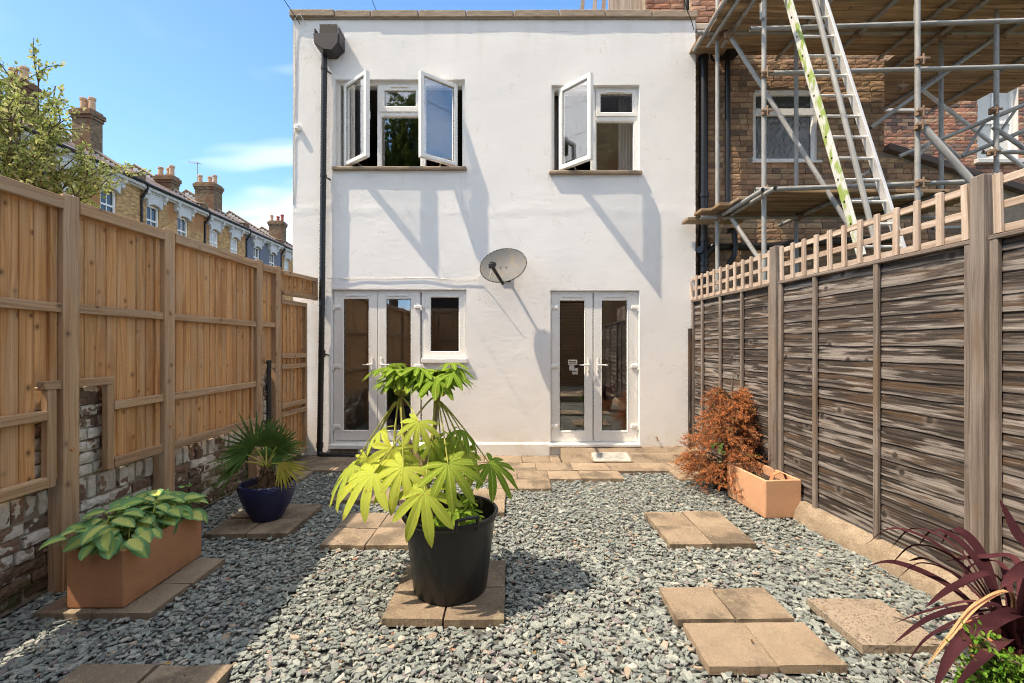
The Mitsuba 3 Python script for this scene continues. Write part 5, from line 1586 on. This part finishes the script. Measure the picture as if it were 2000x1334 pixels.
def fatsia(attach, axis, normal, R, node, tone, lobes=8, droop=.7, sag=.05, pr=.0042):
    attach, node = np.asarray(attach, float), np.asarray(node, float)
    mid = (attach + node) / 2
    out = unit((attach - node) * [1, 1, 0] + [1e-6, 0, 0])
    p = [node, node + out * .035 + [0, 0, sag * .6], mid + out * .02 + [0, 0, sag * .5], attach]
    lf = part(fa, 'leaf', place(palmate(R, lobes, 262, droop, int(rng.integers(1, 999))), attach, axis, normal, tone), 'fatsia_leaf', True)
    part(lf, 'petiole', tube(curve(p, 6), np.linspace(pr * 1.5, pr * .8, 19), 8), 'petiole', True)


def tones(lo, hi):
    """A leaf number whose random tone (as the material will read it) lies between lo and hi."""
    for _ in range(400):
        k = int(rng.integers(1, 300))
        x, y = (k + 1000000) & 0xFFFFFFFF, (9 + 1000000) & 0xFFFFFFFF
        h = (x * 374761393 + y * 668265263 + 1000000 * 2147483647) & 0xFFFFFFFF
        h = ((h ^ (h >> 13)) * 1274126177) & 0xFFFFFFFF
        r = ((h ^ (h >> 16)) & 0xFFFFFF) / 16777215.0
        if lo <= r <= hi:
            return k
    return 1


nL, nR = P3(782, 795, 2.77), P3(853, 797, 2.72)
CAMN = (0, -.80, .60)
SH = 0.90
big = [((829, 960, 2.42), (-.10, -.62, -.75), (0, -.62, .78), .275, nR, (.45, .7)), ((875, 905, 2.48), (.45, -.55, -.62), (.05, -.60, .78), .255, nR, (.35, .65)),
       ((788, 912, 2.50), (-.52, -.52, -.62), (0, -.60, .78), .265, nL, (.7, .95)), ((730, 924, 2.55), (-.80, -.38, -.42), (-.15, -.52, .82), .30, nR, (.4, .75)),
       ((692, 908, 2.82), (-.88, -.05, -.48), (-.45, -.35, .8), .30, nL, (.3, .6)), ((818, 823, 2.52), (-.35, -.55, -.65), (0, -.6, .8), .18, nL, (.6, .9)),
       ((743, 840, 2.80), (-.85, .0, -.48), (-.45, -.15, .9), .20, nL, (.5, .8)), ((767, 875, 2.62), (-.32, -.30, -.88), CAMN, .23, nL, (.75, .98)),
       ((899, 840, 2.75), (.88, .0, -.42), (.40, -.1, .9), .20, nR, (.1, .4)), ((882, 858, 2.92), (.86, .10, -.45), (.5, -.25, .8), .29, nR, (.2, .5)),
       ((956, 905, 2.82), (.84, -.25, -.42), (.3, -.45, .85), .27, nR, (.05, .3)), ((862, 880, 3.0), (.25, .35, -.85), (.1, -.7, .7), .26, nR, (.05, .35)),
       ((800, 882, 3.02), (-.2, .30, -.88), (-.1, -.7, .7), .25, nL, (.3, .6)), ((770, 902, 2.7), (-.5, .1, -.8), (-.1, -.7, .7), .2, nL, (.6, .9)), ((905, 885, 2.65), (.6, -.1, -.7), (.2, -.6, .8), .19, nR, (.3, .7)), ((845, 862, 2.65), (.3, -.4, -.8), CAMN, .15, nR, (.3, .6)), ((922, 912, 2.98), (.40, .2, -.85), (.2, -.5, .8), .15, nR, (.3, .5)),
       ((717, 893, 2.84), (-.25, -.2, -.95), CAMN, .13, nL, (.93, 1.0)), ((845, 900, 2.85), (.1, -.1, -.98), CAMN, .2, nR, (.1, .5))]
for at, ax, nm, R, nd, tn in big:
    fatsia(P3(*at), ax, nm, R * SH, nd + rng.uniform(-.015, .015, 3) * [0, 0, 2.2], tones(*tn))
for s, lo in ((stemL, .10), (stemR, .0)):
    top = s[-1]
    for k in range(18):
        a = k * 2.4 + (0.3 if s is stemL else 1.1)
        el = rng.uniform(.5, 1.15)
        ln = rng.uniform(.11, .20) * (0.75 if k % 4 == 0 else 1)
        d = np.array([math.cos(a) * math.cos(el), math.sin(a) * math.cos(el), math.sin(el)])
        at = top + d * ln + [0, 0, .01]
        hd_ = unit([math.cos(a), math.sin(a), -.10 + rng.uniform(-.35, .3)])
        fatsia(at, hd_, (0.15 * math.cos(a), .15 * math.sin(a), 1), rng.uniform(.105, .16) * (1.12 if s is stemR else .95), top + [0, 0, -.012 + .002 * k], tones(lo, lo + .35), 7, .55, .0, .0032)
for k in range(16):
    px, py = rng.uniform(846, 922), rng.uniform(972, 1030)
    at = P3(px, py, 2.70 - (py - 1000) * .003)
    at[2] = max(at[2], .42)
    a = rng.uniform(0, 2 * math.pi)
    fatsia(at, (math.cos(a), math.sin(a) - .6, -.35), (0, -.45, .9), rng.uniform(.065, .115), TC + [.02 + rng.uniform(-.06, .1), -.03, .37], tones(0, .1), 7, .5, .02, .002)

# planters ------------------------------------------------------------------------------------


def planter(x0, x1, y0, y1, z0, z1, t=.020):
    """Hollow box with rounded arrises: outside, rim, inside, floor."""
    b = B()
    r = .008
    def loop(d, z):
        c = []
        for (cx_, cy_, sx_, sy_) in ((x0 + d, y0 + d, 1, 1), (x1 - d, y0 + d, -1, 1), (x1 - d, y1 - d, -1, -1), (x0 + d, y1 - d, 1, -1)):
            p, q_ = (cx_ + sx_ * r, cy_), (cx_, cy_ + sy_ * r)
            first, second = (q_, p) if (sx_ * sy_ > 0) else (p, q_)
            c += [(*first, z), (*second, z)]
        return c + c[:1]
    rings = [loop(0.004, z0), loop(0, z0 + .004), loop(0, z1 - .006), loop(.005, z1), loop(t - .005, z1), loop(t, z1 - .006), loop(t, z0 + .03)]
    for a, c in zip(rings[:-1], rings[1:]):
        b.add(sheet(np.array([a, c])))
    b.add(plane(x0 + .01, x1 - .01, y0 + .01, y1 - .01, z0 + .03))
    return b.out()


pl = thing('terracotta_planter', 'long terracotta trough planted with variegated hostas by the old brick wall', 'planter')
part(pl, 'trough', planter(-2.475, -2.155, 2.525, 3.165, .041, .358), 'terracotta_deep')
part(pl, 'soil', plane(-2.455, -2.175, 2.545, 3.145, .325, 8), 'soil')
ho = thing('hosta_plant', 'dense clump of yellow and blue green variegated hosta leaves in the long trough', 'plant')
for k in range(180):
    inner_ = k >= 85
    bx_, by_ = rng.uniform(-2.42, -2.21), rng.uniform(2.58, 3.12)
    a = rng.uniform(0, 2 * math.pi)
    if not inner_ and rng.random() < .55:
        a = rng.uniform(math.pi * .75, math.pi * 1.9)
    reach = rng.uniform(.02, .085) if inner_ else rng.uniform(.05, .15)
    hz = rng.uniform(.085, .165) if inner_ else rng.uniform(.03, .11)
    o_ = np.array([math.cos(a), math.sin(a), 0])
    at = np.array([bx_, by_, .345 + hz]) + o_ * reach
    base_ = np.array([bx_, by_, .325])
    L = rng.uniform(.09, .155)
    lf = part(ho, 'leaf', place(blade(L, L * rng.uniform(.55, .72), 9, .32, rng.uniform(.25, .95), .55, nv=7), at, o_ + [0, 0, rng.uniform(-.25, .35) if inner_ else rng.uniform(-.55, .1)], (rng.uniform(-.25, .25), rng.uniform(-.45, .05), 1)), 'hosta_leaf', True)
    if k % 2 == 0:
        part(lf, 'petiole', tube(curve([base_, base_ + o_ * reach * .4 + [0, 0, hz * .8], at + o_ * .01], 4), .004, 6), 'petiole', True)

p2 = thing('terracotta_planter', 'empty pale terracotta trough with dark soil beside the dark fence', 'planter')
V, Fc, U = planter(-.165, .165, -.298, .298, 0.0, .325)
Rz = rotz(math.radians(4.5))
PC = np.array([2.315, 4.215, 0.012])
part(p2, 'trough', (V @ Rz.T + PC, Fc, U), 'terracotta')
gs = np.stack(np.meshgrid(np.linspace(-.142, .142, 14), np.linspace(-.275, .275, 24), [0.0], indexing='ij'), -1)[:, :, 0]
gs[..., 2] = .235 + .05 * np.exp(-((gs[..., 0] - .0) ** 2 + (gs[..., 1] + .02) ** 2) / .02) + .03 * (meshkit.fbm(gs * 20, 3) - .5)
V, Fc, U = sheet(gs)
part(p2, 'soil', (V @ Rz.T + PC, Fc, U), 'soil', True)
part(p2, 'broken_shard', moved(lathe([(.09, 0), (.092, .05), (.098, .05), (.096, 0)], 8), lambda V: (V[:, [0, 2, 1]] * .8) @ Rz.T + PC + [0.07, -.17, .28]), 'clay_pot')

# blue pot with the fan palm ------------------------------------------------------------------
bp = thing('blue_pot', 'dark blue glazed pot with a wavy relief standing on four shaded slabs', 'plant pot')
BC = np.array([-2.075, 3.862, .040])
V, Fc, U = lathe([(.0001, 0), (.115, 0), (.122, .008), (.165, .09), (.203, .18), (.219, .245), (.222, .275), (.216, .296), (.205, .303), (.194, .298), (.192, .27), (.19, .24), (.0001, .235)], 64)
part(bp, 'body', (V + BC, Fc, U), 'blue_glaze', True)
V, Fc, U = lathe([(.0001, .012), (.10, .006), (.189, .0)], 28)
part(bp, 'soil', (V + BC + [0, 0, .245], Fc, U), 'soil', True)
pm = thing('fan_palm', 'small fan palm with shaggy trunk in the blue glazed pot', 'palm')
hub = BC + [-.01, 0, .42]
part(pm, 'trunk', tube(curve([BC + [0, 0, .24], BC + [-.01, 0, .32], hub], 5), np.linspace(.085, .040, 11), 12), 'palm_fibre', True)
fb = B()
for k in range(120):
    a, z = rng.uniform(0, 2 * math.pi), rng.uniform(.26, .44)
    o_ = np.array([math.cos(a), math.sin(a), 0])
    r0_ = .075 - .25 * (z - .26)
    fb.add(place(blade(rng.uniform(.04, .10), .014, 4, .1, rng.uniform(-.6, .9), .3, nv=3), BC + [-.005, 0, z] + o_ * r0_ * .8, o_ * .8 + [0, 0, rng.uniform(-1, .9)], o_))
part(pm, 'fibre', fb, 'palm_fibre', kind='stuff')


def fan(center, axis, normal, R, n=20, span=250, mtl='palm_leaf', base=None, sag=.5):
    fr_ = B()
    for k in range(n):
        a = math.radians((k - (n - 1) / 2) * span / n)
        L = 1.18 * R * (0.62 + .38 * math.cos(a * .6)) * rng.uniform(.82, 1.08)
        V, Fc, U = blade(L, .018, 7, .55, rng.uniform(.2, 1.0) * sag, .42, nv=3)
        fr_.add((V @ rotz(a).T + np.array([0, 0, .0]), Fc, U))
    V, Fc, U = fr_.out()
    key = part(pm, 'frond', (V @ frame(axis, normal).T + np.asarray(center), Fc, U), mtl, True)
    base = hub if base is None else base
    part(key, 'petiole', tube(curve([base, (base + center) / 2 + [0, 0, .015], center], 5), np.linspace(.008, .005, 11), 6), 'petiole', True)


fan(P3(498, 872, 3.80), (-.25, -.35, .75), (.2, -.85, .5), .26)
fan(P3(520, 868, 3.95), (.35, .2, .9), (-.1, -.9, .3), .23, 24, 200)
fan(P3(482, 888, 3.75), (-.95, -.1, .10), (-.05, -.5, .86), .24, 24, 190)
fan(P3(478, 902, 3.70), (-.85, -.15, -.45), (-.35, -.4, .85), .29, 22, 110, sag=.7)
fan(P3(540, 872, 3.80), (.35, -.25, .8), (.2, -.9, .35), .20, 22, 200)
fan(P3(538, 886, 3.95), (.9, .2, .25), (-.1, -.5, .85), .24, 22, 200)
fan(P3(545, 905, 3.82), (.80, -.1, -.45), (.3, -.4, .85), .22, 18, 110, 'palm_leaf_yellow', sag=.9)
fan(P3(520, 892, 4.02), (.3, .8, .3), (.1, -.3, .9), .24, 22, 200)

# the dead conifer -----------------------------------------------------------------------------
dc = thing('dead_conifer', 'dead orange brown dwarf conifer against the dark fence', 'conifer')
D0 = np.array([2.19, 4.72, .02])
tp = D0 + np.array([.10, 0, 1.15])
part(dc, 'trunk', tube(curve([D0, D0 + [.03, 0, .5], D0 + [.08, 0, .85], tp], 5), np.linspace(.03, .007, 16), 8), 'bark', True)
tw = B()
segs = []
for k in range(240):
    z = (rng.uniform(.04, .90) if k < 205 else rng.uniform(.03, .22)) if k < 230 else rng.uniform(.88, .96)
    a = rng.uniform(0, 2 * math.pi)
    Rm_ = (.62 * (1 - (z / 1.0)) ** .72 + .03) if z > .25 else .36 + .42 * z
    if k >= 230:
        Rm_ = .24
        a = (k % 2) * math.pi + rng.uniform(-.4, .4)
    L = Rm_ * rng.uniform(.75, 1.1)
    o_ = np.array([math.cos(a), math.sin(a), 0])
    if o_[0] > .2:
        L *= .62
    s0 = D0 + np.array([.03 + .06 * z, 0, z])
    s1 = s0 + o_ * L * .6 + [0, 0, .07 + rng.uniform(-.03, .05)]
    s2 = s0 + o_ * L + [0, 0, rng.uniform(-.10, .07)]
    c = curve([s0, s1, s2], 6)
    tw.add(tube(c, np.linspace(.005, .0018, len(c)), 5, False))
    segs.append((c, 1.0))
    for t in range(12):
        i_ = rng.integers(3, len(c))
        d = unit(unit(c[-1] - c[0]) * .9 + rng.normal(0, .55, 3) * [1, 1, .5])
        e = c[i_] + d * rng.uniform(.05, .13) + [0, 0, -.01]
        tw.add(tube([c[i_], e], [.002, .001], 4, False))
        segs.append((np.array([c[i_], (c[i_] + e) / 2, e]), .8))
part(dc, 'twigs', tw, 'bark', kind='stuff')
NV, NC = [], []
for c, wgt in segs:
    n_ = 48 if len(c) > 3 else 32
    t = rng.uniform(.15, 1, n_) * (len(c) - 1)
    i_ = np.minimum(t.astype(int), len(c) - 2)
    p = c[i_] + (c[i_ + 1] - c[i_]) * (t - i_)[:, None]
    d = unit(c[-1] - c[0])
    q_ = rng.normal(0, 1, (n_, 3))
    q_ -= (q_ @ d)[:, None] * d
    q_ = q_ / np.linalg.norm(q_, axis=1, keepdims=True)
    ax = q_ * .85 + d * .55
    L = rng.uniform(.010, .021, (n_, 1))
    sd_ = np.cross(ax, rng.normal(0, 1, (n_, 3)))
    sd_ = sd_ / np.linalg.norm(sd_, axis=1, keepdims=True) * .0016
    NV.append(np.stack([p - sd_, p + sd_, p + ax * L + sd_ * .4, p + ax * L - sd_ * .4], 1))
    base_ = np.array([.64, .26, .105]) * rng.uniform(.5, 1.2) if rng.random() > .02 else np.array([.16, .24, .03])
    NC.append(np.repeat((base_ * rng.uniform(.7, 1.3, (n_, 1)))[:, None], 4, 1))
NV, NC = np.concatenate(NV), np.concatenate(NC)
q_ = np.arange(len(NV))[:, None] * 4
part(dc, 'needles', (NV.reshape(-1, 3), np.vstack([q_ + [0, 1, 2], q_ + [0, 2, 3]]), None), 'dead_needle', False, NC.reshape(-1, 3).clip(0, 1), kind='stuff')
gb = B()
for k in range(9):
    at = D0 + np.array([-.22 + rng.uniform(-.07, .09), -.30 + rng.uniform(-.06, .06), .50 + rng.uniform(-.06, .06)])
    gb.add(place(blade(.05, .03, 5, .2, .6), at, rng.normal(0, 1, 3), (0, -.5, 1)))
part(dc, 'weed_sprig', gb, 'palm_leaf', True, kind='stuff')
cpn = thing('black_nursery_pot', 'black nursery pot hidden under the dead conifer', 'plant pot')
V, Fc, U = lathe([(.0001, 0), (.09, 0), (.115, .19), (.123, .19), (.123, .205), (.11, .205), (.105, .17), (.0001, .17)], 28)
put(cpn, (V + D0 + [0, 0, -.01], Fc, U), 'black_plastic', True)

# fruit tree beyond the left fence ---------------------------------------------------------------
def leaf_cloud(points, dirs, L, W, seed, cols, droop=.3):
    g = np.random.default_rng(seed)
    n_ = len(points)
    ax = dirs + g.normal(0, .75, (n_, 3)) - [0, 0, droop]
    ax /= np.linalg.norm(ax, axis=1, keepdims=True)
    sd_ = np.cross(ax, g.normal(0, 1, (n_, 3)))
    sd_ /= np.linalg.norm(sd_, axis=1, keepdims=True)
    nn = np.cross(ax, sd_)
    l_, w_ = L * g.uniform(.6, 1.2, (n_, 1)), W * g.uniform(.7, 1.2, (n_, 1)) / 2
    p = points
    V = np.stack([p, p + ax * l_ * .32 + sd_ * w_ * .85 + nn * w_ * .3, p + ax * l_ * .68 + sd_ * w_ * .8 + nn * w_ * .3, p + ax * l_ - nn * l_ * .12, p + ax * l_ * .68 - sd_ * w_ * .8 + nn * w_ * .3, p + ax * l_ * .32 - sd_ * w_ * .85 + nn * w_ * .3, p + ax * l_ * .5], 1)
    f = np.array([[0, 1, 6], [1, 2, 6], [2, 3, 6], [3, 4, 6], [4, 5, 6], [5, 0, 6]])
    Fc = (f[None] + (np.arange(n_) * 7)[:, None, None]).reshape(-1, 3)
    c = np.asarray(cols)[g.integers(0, len(cols), n_)] * g.uniform(.75, 1.25, (n_, 1))
    return V.reshape(-1, 3), Fc, np.repeat(c[:, None], 7, 1).reshape(-1, 3).clip(0, 1)


def branchy(root, limbs, seed, sub=7, leaves=26, r0=.02, sublen=(.18, .45)):
    g = np.random.default_rng(seed)
    wood_, pts, drs = B(), [], []
    for lp in limbs:
        c = curve([root] + [np.asarray(x, float) for x in lp], 8)
        wood_.add(tube(c, np.linspace(r0, .004, len(c)), 7, False))
        for k in range(sub):
            i_ = g.integers(len(c) // 4, len(c))
            d = unit(unit(c[-1] - c[0]) * .8 + g.normal(0, .6, 3))
            e = c[i_] + d * g.uniform(*sublen)
            m_ = (c[i_] + e) / 2 + g.normal(0, .02, 3)
            cc = curve([c[i_], m_, e], 4)
            wood_.add(tube(cc, np.linspace(.005, .0018, len(cc)), 5, False))
            for s in range(leaves):
                t = g.uniform(.1, 1) * (len(cc) - 1)
                j_ = min(int(t), len(cc) - 2)
                pts.append(cc[j_] + (cc[j_ + 1] - cc[j_]) * (t - j_) + g.normal(0, .012, 3))
                drs.append(d)
        for s in range(leaves * 2):
            t = g.uniform(.35, 1) * (len(c) - 1)
            j_ = min(int(t), len(c) - 2)
            pts.append(c[j_] + (c[j_ + 1] - c[j_]) * (t - j_) + g.normal(0, .02, 3))
            drs.append(unit(c[-1] - c[0]))
    return wood_, np.array(pts), np.array(drs)


ft = thing('fruit_tree', 'small leafy fruit tree standing behind the left board fence', 'tree')
root = np.array([-3.75, 3.25, 1.6])
part(ft, 'trunk', tube(curve([(-3.8, 3.3, -.05), (-3.72, 3.22, .8), root], 5), np.linspace(.07, .05, 11), 12), 'bark', True)
limbs = []
for (px, py, Y) in ((76, 128, 3.4), (30, 165, 3.3), (-30, 140, 3.2), (-90, 150, 3.0), (108, 168, 3.5), (118, 235, 3.5), (160, 320, 3.6), (200, 340, 3.75), (222, 335, 3.85), (170, 350, 3.5), (100, 250, 3.3), (40, 260, 3.2), (-40, 250, 3.05), (120, 330, 3.45), (10, 215, 3.5), (-130, 230, 2.9), (-160, 300, 2.8), (60, 320, 3.2), (15, 185, 3.4), (50, 200, 3.3), (-15, 195, 3.2), (25, 235, 3.1), (85, 215, 3.4)):
    e = P3(px, py, Y)
    m_ = root + (e - root) * .5 + np.array([rng.uniform(-.1, .1), rng.uniform(-.1, .1), rng.uniform(-.05, .12)])
    limbs.append([m_, e])
wd, pts, drs = branchy(root, limbs, 21, 24, 26, .009, (.10, .30))
ok = pts[:, 0] < np.array([XB(y) for y in pts[:, 1]]) - .05
pts, drs = pts[ok], drs[ok]
part(ft, 'branches', wd, 'bark', True, kind='stuff')
V, Fc, C = leaf_cloud(pts, drs, .033, .021, 3, [(.38, .44, .14), (.48, .52, .21), (.29, .36, .10), (.55, .55, .28), (.42, .46, .17)])
part(ft, 'crown', (V, Fc, None), 'tree_leaf', False, C, kind='stuff')

# red leaved phormium and green shrub, bottom right ----------------------------------------------
fp = thing('terracotta_pot', 'terracotta pot almost hidden under the red strap leaves at the right edge', 'plant pot')
V, Fc, U = lathe([(.0001, 0), (.11, 0), (.15, .2), (.165, .2), (.165, .235), (.148, .235), (.14, .19), (.0001, .19)], 32)
PB = np.array([2.13, 1.93, .01])
put(fp, (V + PB, Fc, U), 'clay_pot', True)
ph = thing('phormium_plant', 'spiky plant with long arching wine red strap leaves at the right edge', 'plant')
pb_ = PB + [0, 0, .2]


def strap(pts_, W, mtl='phormium_leaf'):
    c = curve(pts_, 8)
    n_ = len(c)
    t = np.linspace(0, 1, n_)
    w = W * (0.55 + 0.75 * t) * np.clip((1 - t) / .45, 0, 1) ** .75
    w = np.maximum(np.where(t < .4, W * (.55 + .75 * t), w), .0006) / 2
    d = np.gradient(c, axis=0)
    d /= np.linalg.norm(d, axis=1, keepdims=True)
    side = np.cross(d, [0, 0, 1.0])
    side = side / np.maximum(np.linalg.norm(side, axis=1, keepdims=True), 1e-6)
    tw_ = rng.uniform(-.5, .5)
    nn = np.cross(side, d)
    side = side * math.cos(tw_) + nn * math.sin(tw_)
    nn = np.cross(side, d)
    P_ = np.stack([c + side * w[:, None] + nn * (w * .35)[:, None], c, c - side * w[:, None] + nn * (w * .35)[:, None]], 1)
    V, Fc, U = sheet(P_)
    U[:, 1] = np.tile([-w.max(), 0, w.max()], n_) + nid()
    part(ph, 'leaf', (V, Fc, U), mtl, True)


def px_strap(tip, mids, W, mtl='phormium_leaf'):
    P_ = [pb_ + rng.uniform(-.03, .03, 3) * [1, 1, 0]] + [P3(*m_) for m_ in mids[::-1]] + [P3(*tip)]
    strap(P_, W, mtl)


px_strap((1845, 1096, 2.15), [(1925, 1088, 2.1), (1990, 1104, 2.0)], .034)
px_strap((1805, 1188, 2.02), [(1870, 1146, 2.0), (1950, 1130, 1.96)], .052)
px_strap((1743, 1219, 1.98), [(1830, 1190, 1.95), (1925, 1180, 1.92)], .030)
px_strap((1745, 1257, 1.88), [(1815, 1210, 1.88), (1890, 1190, 1.88), (1965, 1188, 1.9)], .044)
px_strap((1808, 1304, 1.74), [(1858, 1240, 1.76), (1912, 1180, 1.80), (1975, 1160, 1.86)], .024, 'phormium_dry')
px_strap((1768, 1301, 1.82), [(1812, 1248, 1.82), (1880, 1212, 1.84), (1950, 1196, 1.88)], .034)
px_strap((1822, 1352, 1.64), [(1868, 1262, 1.68), (1935, 1215, 1.75), (1990, 1200, 1.84)], .054)
px_strap((1860, 1352, 1.60), [(1915, 1292, 1.62), (1968, 1250, 1.70)], .044)
px_strap((1952, 974, 2.2), [(1985, 1040, 2.1), (2020, 1100, 2.0)], .046)
px_strap((1953, 1148, 1.78), [(1985, 1122, 1.80), (2015, 1118, 1.85)], .05)
px_strap((1800, 1246, 2.0), [(1860, 1226, 1.98), (1930, 1205, 1.95)], .022)
px_strap((1880, 1150, 2.2), [(1900, 1105, 2.2), (1960, 1110, 2.1)], .04)
for k in range(12):
    a = rng.uniform(-1.6, 2.6)
    L, h = rng.uniform(.3, .6), rng.uniform(.2, .5)
    o_ = np.array([math.cos(a), math.sin(a), 0])
    if (PB + o_ * L)[0] > rx(1.9) - .1:
        L *= .35
    strap([pb_ + rng.uniform(-.03, .03, 3) * [1, 1, 0], pb_ + o_ * L * .35 + [0, 0, h * .7], pb_ + o_ * L * .75 + [0, 0, h * .85], pb_ + o_ * L + [0, 0, h * .55]], rng.uniform(.03, .045))

sh = thing('flowering_shrub', 'small bright green shrub with a few yellow flowers at the bottom right corner', 'shrub')
S0 = np.array([1.785, 1.60, .17])
limbs = []
for k in range(34):
    v_ = rng.normal(0, 1, 3)
    v_[2] = abs(v_[2]) * .8 + .15
    v_ = unit(v_)
    e = S0 + v_ * np.array([.19, .19, .25]) * rng.uniform(.75, 1.05)
    limbs.append([S0 + (e - S0) * .5 + [0, 0, .03], e])
wd, pts, drs = branchy(S0, limbs, 33, 5, 15, .004, (.03, .08))
part(sh, 'stems', wd, 'bark', True, kind='stuff')
V, Fc, C = leaf_cloud(pts, drs, .026, .014, 7, [(.12, .26, .03), (.18, .33, .05), (.08, .19, .025), (.24, .38, .07)], .1)
part(sh, 'crown', (V, Fc, None), 'shrub_leaf', False, C, kind='stuff')
for k in range(6):
    v_ = unit(rng.normal(0, 1, 3) * [1, .6, .8] + [-.3, -.8, .5])
    fl_ = B()
    for j_ in range(5):
        fl_.add(place(blade(.011, .009, 4, .1, .3), S0 + v_ * [.18, .18, .24], unit(np.array([math.cos(j_ * 1.26), math.sin(j_ * 1.26), .2])), v_))
    part(sh, 'flower', fl_, 'yellow_tape', True)
spt = thing('terracotta_pot', 'small terracotta pot under the green shrub at the bottom right corner', 'plant pot')
V, Fc, U = lathe([(.0001, 0), (.075, 0), (.105, .14), (.115, .14), (.115, .168), (.102, .168), (.098, .14), (.0001, .14)], 28)
put(spt, (V + S0 * [1, 1, 0] + [0, 0, .01], Fc, U), 'clay_pot', True)

# ------------------------------------------------------------------ behind the camera, seen only as reflections in the panes
ter = B().add(boxc(-2.9, 2.9, -2.6, 0.25, -.06, .15, .01))
struct('terrace', ter, 'concrete', 'low pale paved terrace at the near end of the yard')
bkf = thing('slatted_fence', 'brown horizontal slat fence at the near end of the yard, reflected in the door panes', 'fence')
for k in range(29):
    part(bkf, 'slat', bar((0.2, -2.6, .22 + .105 * k), (2.9, -2.6, .22 + .105 * k), .02, .072, (0, 0, 1), .002), 'pine')
for k in range(25):
    part(bkf, 'board', bar((-2.85 + .125 * k, -2.6 + .02 * (k % 2), .2), (-2.85 + .125 * k, -2.6 + .02 * (k % 2), 2.7), .11, .015, (0, 1, 0), .002), 'pine')
for z_ in (.6, 1.7, 2.6):
    part(bkf, 'rail', bar((-2.9, -2.56, z_), (.2, -2.56, z_), .05, .08, (0, 0, 1), .003), 'pine_rail')
part(bkf, 'backing', boxc(-2.9, 2.9, -2.66, -2.63, .15, 3.2), 'lap_wood')
gs_ = thing('garden_shrub', 'leafy green shrub at the near end of the yard, mirrored in the right doors', 'shrub')
S1 = np.array([.75, -1.9, .9])
limbs = [[S1 + (e_ - S1) * .5 + [0, 0, .1], e_] for e_ in (S1 + unit(rng.normal(0, 1, 3) * [1, 1, .9] + [.1, 0, .8]) * np.array([.8, .6, 1.9]) * rng.uniform(.5, 1) for _ in range(26))]
wd, pts, drs = branchy(S1, limbs, 55, 8, 14, .012, (.15, .35))
part(gs_, 'stems', wd.add(tube([(.75, -1.9, .15), (.75, -1.9, .95)], .03, 8)), 'bark', True, kind='stuff')
V, Fc, C = leaf_cloud(pts, drs, .06, .035, 9, [(.16, .26, .04), (.22, .32, .06), (.10, .18, .03)])
part(gs_, 'crown', (V, Fc, None), 'tree_leaf', False, C, kind='stuff')
ur = thing('clay_urn', 'tall clay urn on the terrace, reflected in the right door pane', 'urn')
V, Fc, U = lathe([(.0001, 0), (.10, 0), (.12, .02), (.19, .25), (.20, .38), (.15, .50), (.14, .53), (.17, .56), (.165, .58), (.13, .57), (.0001, .45)], 32)
put(ur, (V + [1.2, -1.2, .155], Fc, U), 'clay_pot', True)
gt = thing('garden_tree', 'tall leafy tree at the near end of the yard, reflected in the upstairs panes', 'tree')
root = np.array([-4.2, -4.2, 5.6])
part(gt, 'trunk', tube(curve([(-4.2, -4.3, -.05), (-4.3, -4.2, 3), root], 5), np.linspace(.2, .13, 11), 12), 'bark', True)
limbs = []
for k in range(46):
    v_ = unit(rng.normal(0, 1, 3) * [1, 1, .8] + [0, 0, .45])
    e = root + np.array([0, 0, 2.3]) + v_ * np.array([2.4, 2.2, 2.8]) * rng.uniform(.6, 1.0)
    limbs.append([root + (e - root) * .5 + [0, 0, .3], e])
wd, pts, drs = branchy(root, limbs, 44, 20, 30, .05, (.4, 1.0))
part(gt, 'branches', wd, 'bark', True, kind='stuff')
V, Fc, C = leaf_cloud(pts, drs, .16, .09, 8, [(.09, .14, .03), (.13, .19, .04), (.07, .11, .025)])
part(gt, 'crown', (V, Fc, None), 'tree_leaf', False, C, kind='stuff')

# fallen leaves lying about the yard
LV, LN = [], 0
lb = B()
for k in range(90):
    X_, Y_ = rng.uniform(-2.5, 2.45), rng.uniform(1.7, 5.6)
    lb.add(place(blade(rng.uniform(.015, .035), rng.uniform(.010, .018), 4, .3, rng.uniform(-.8, .8), nv=3), (X_, Y_, .034 + .02 * any(a < X_ < b_ and c < Y_ < d for a, b_, c, d in SLABS)), rng.normal(0, 1, 3) * [1, 1, .15], (rng.normal(0, .3), rng.normal(0, .3), 1)))
V, Fc, U = lb.out()
cols_ = np.array([(.30, .15, .05), (.20, .11, .05), (.40, .26, .10), (.14, .09, .05)])[rng.integers(0, 4, 90)]
key = struct('leaf_litter', None, None, 'small dry brown leaves scattered over slabs and chippings', kind='stuff')
put(key, (V, Fc, None), 'dead_needle', True, np.repeat(cols_, len(V) // 90, 0))

# brick house beyond the near end of the yard
hb_ = thing('brick_house', 'tall brown brick house mirrored in the fixed pane of the right upstairs window', 'house')
part(hb_, 'wall', boxc(2.2, 11, -17, -9.5, 0, 12.6, .01), 'stock_brick')
part(hb_, 'roof', prism([(2.0, 12.6), (6.6, 15.2), (11.2, 12.6)], 1, -17.2, -9.3), 'roof_slate')
for x_ in (8.4,):
    for z_ in (2.0, 5.6, 9.0):
        wk = part(hb_, 'window', moved(ring(x_, x_ + 1.1, z_, z_ + 1.8, [(0, 0), (.1, 0), (.1, .08), (0, .08)]), lambda V: V * [1, -1, 1] + [0, -9.46, 0]), 'plastic_white')
        part(wk, 'pane', boxc(x_ + .08, x_ + 1.02, -9.52, -9.49, z_ + .08, z_ + 1.72), 'dark_glass')
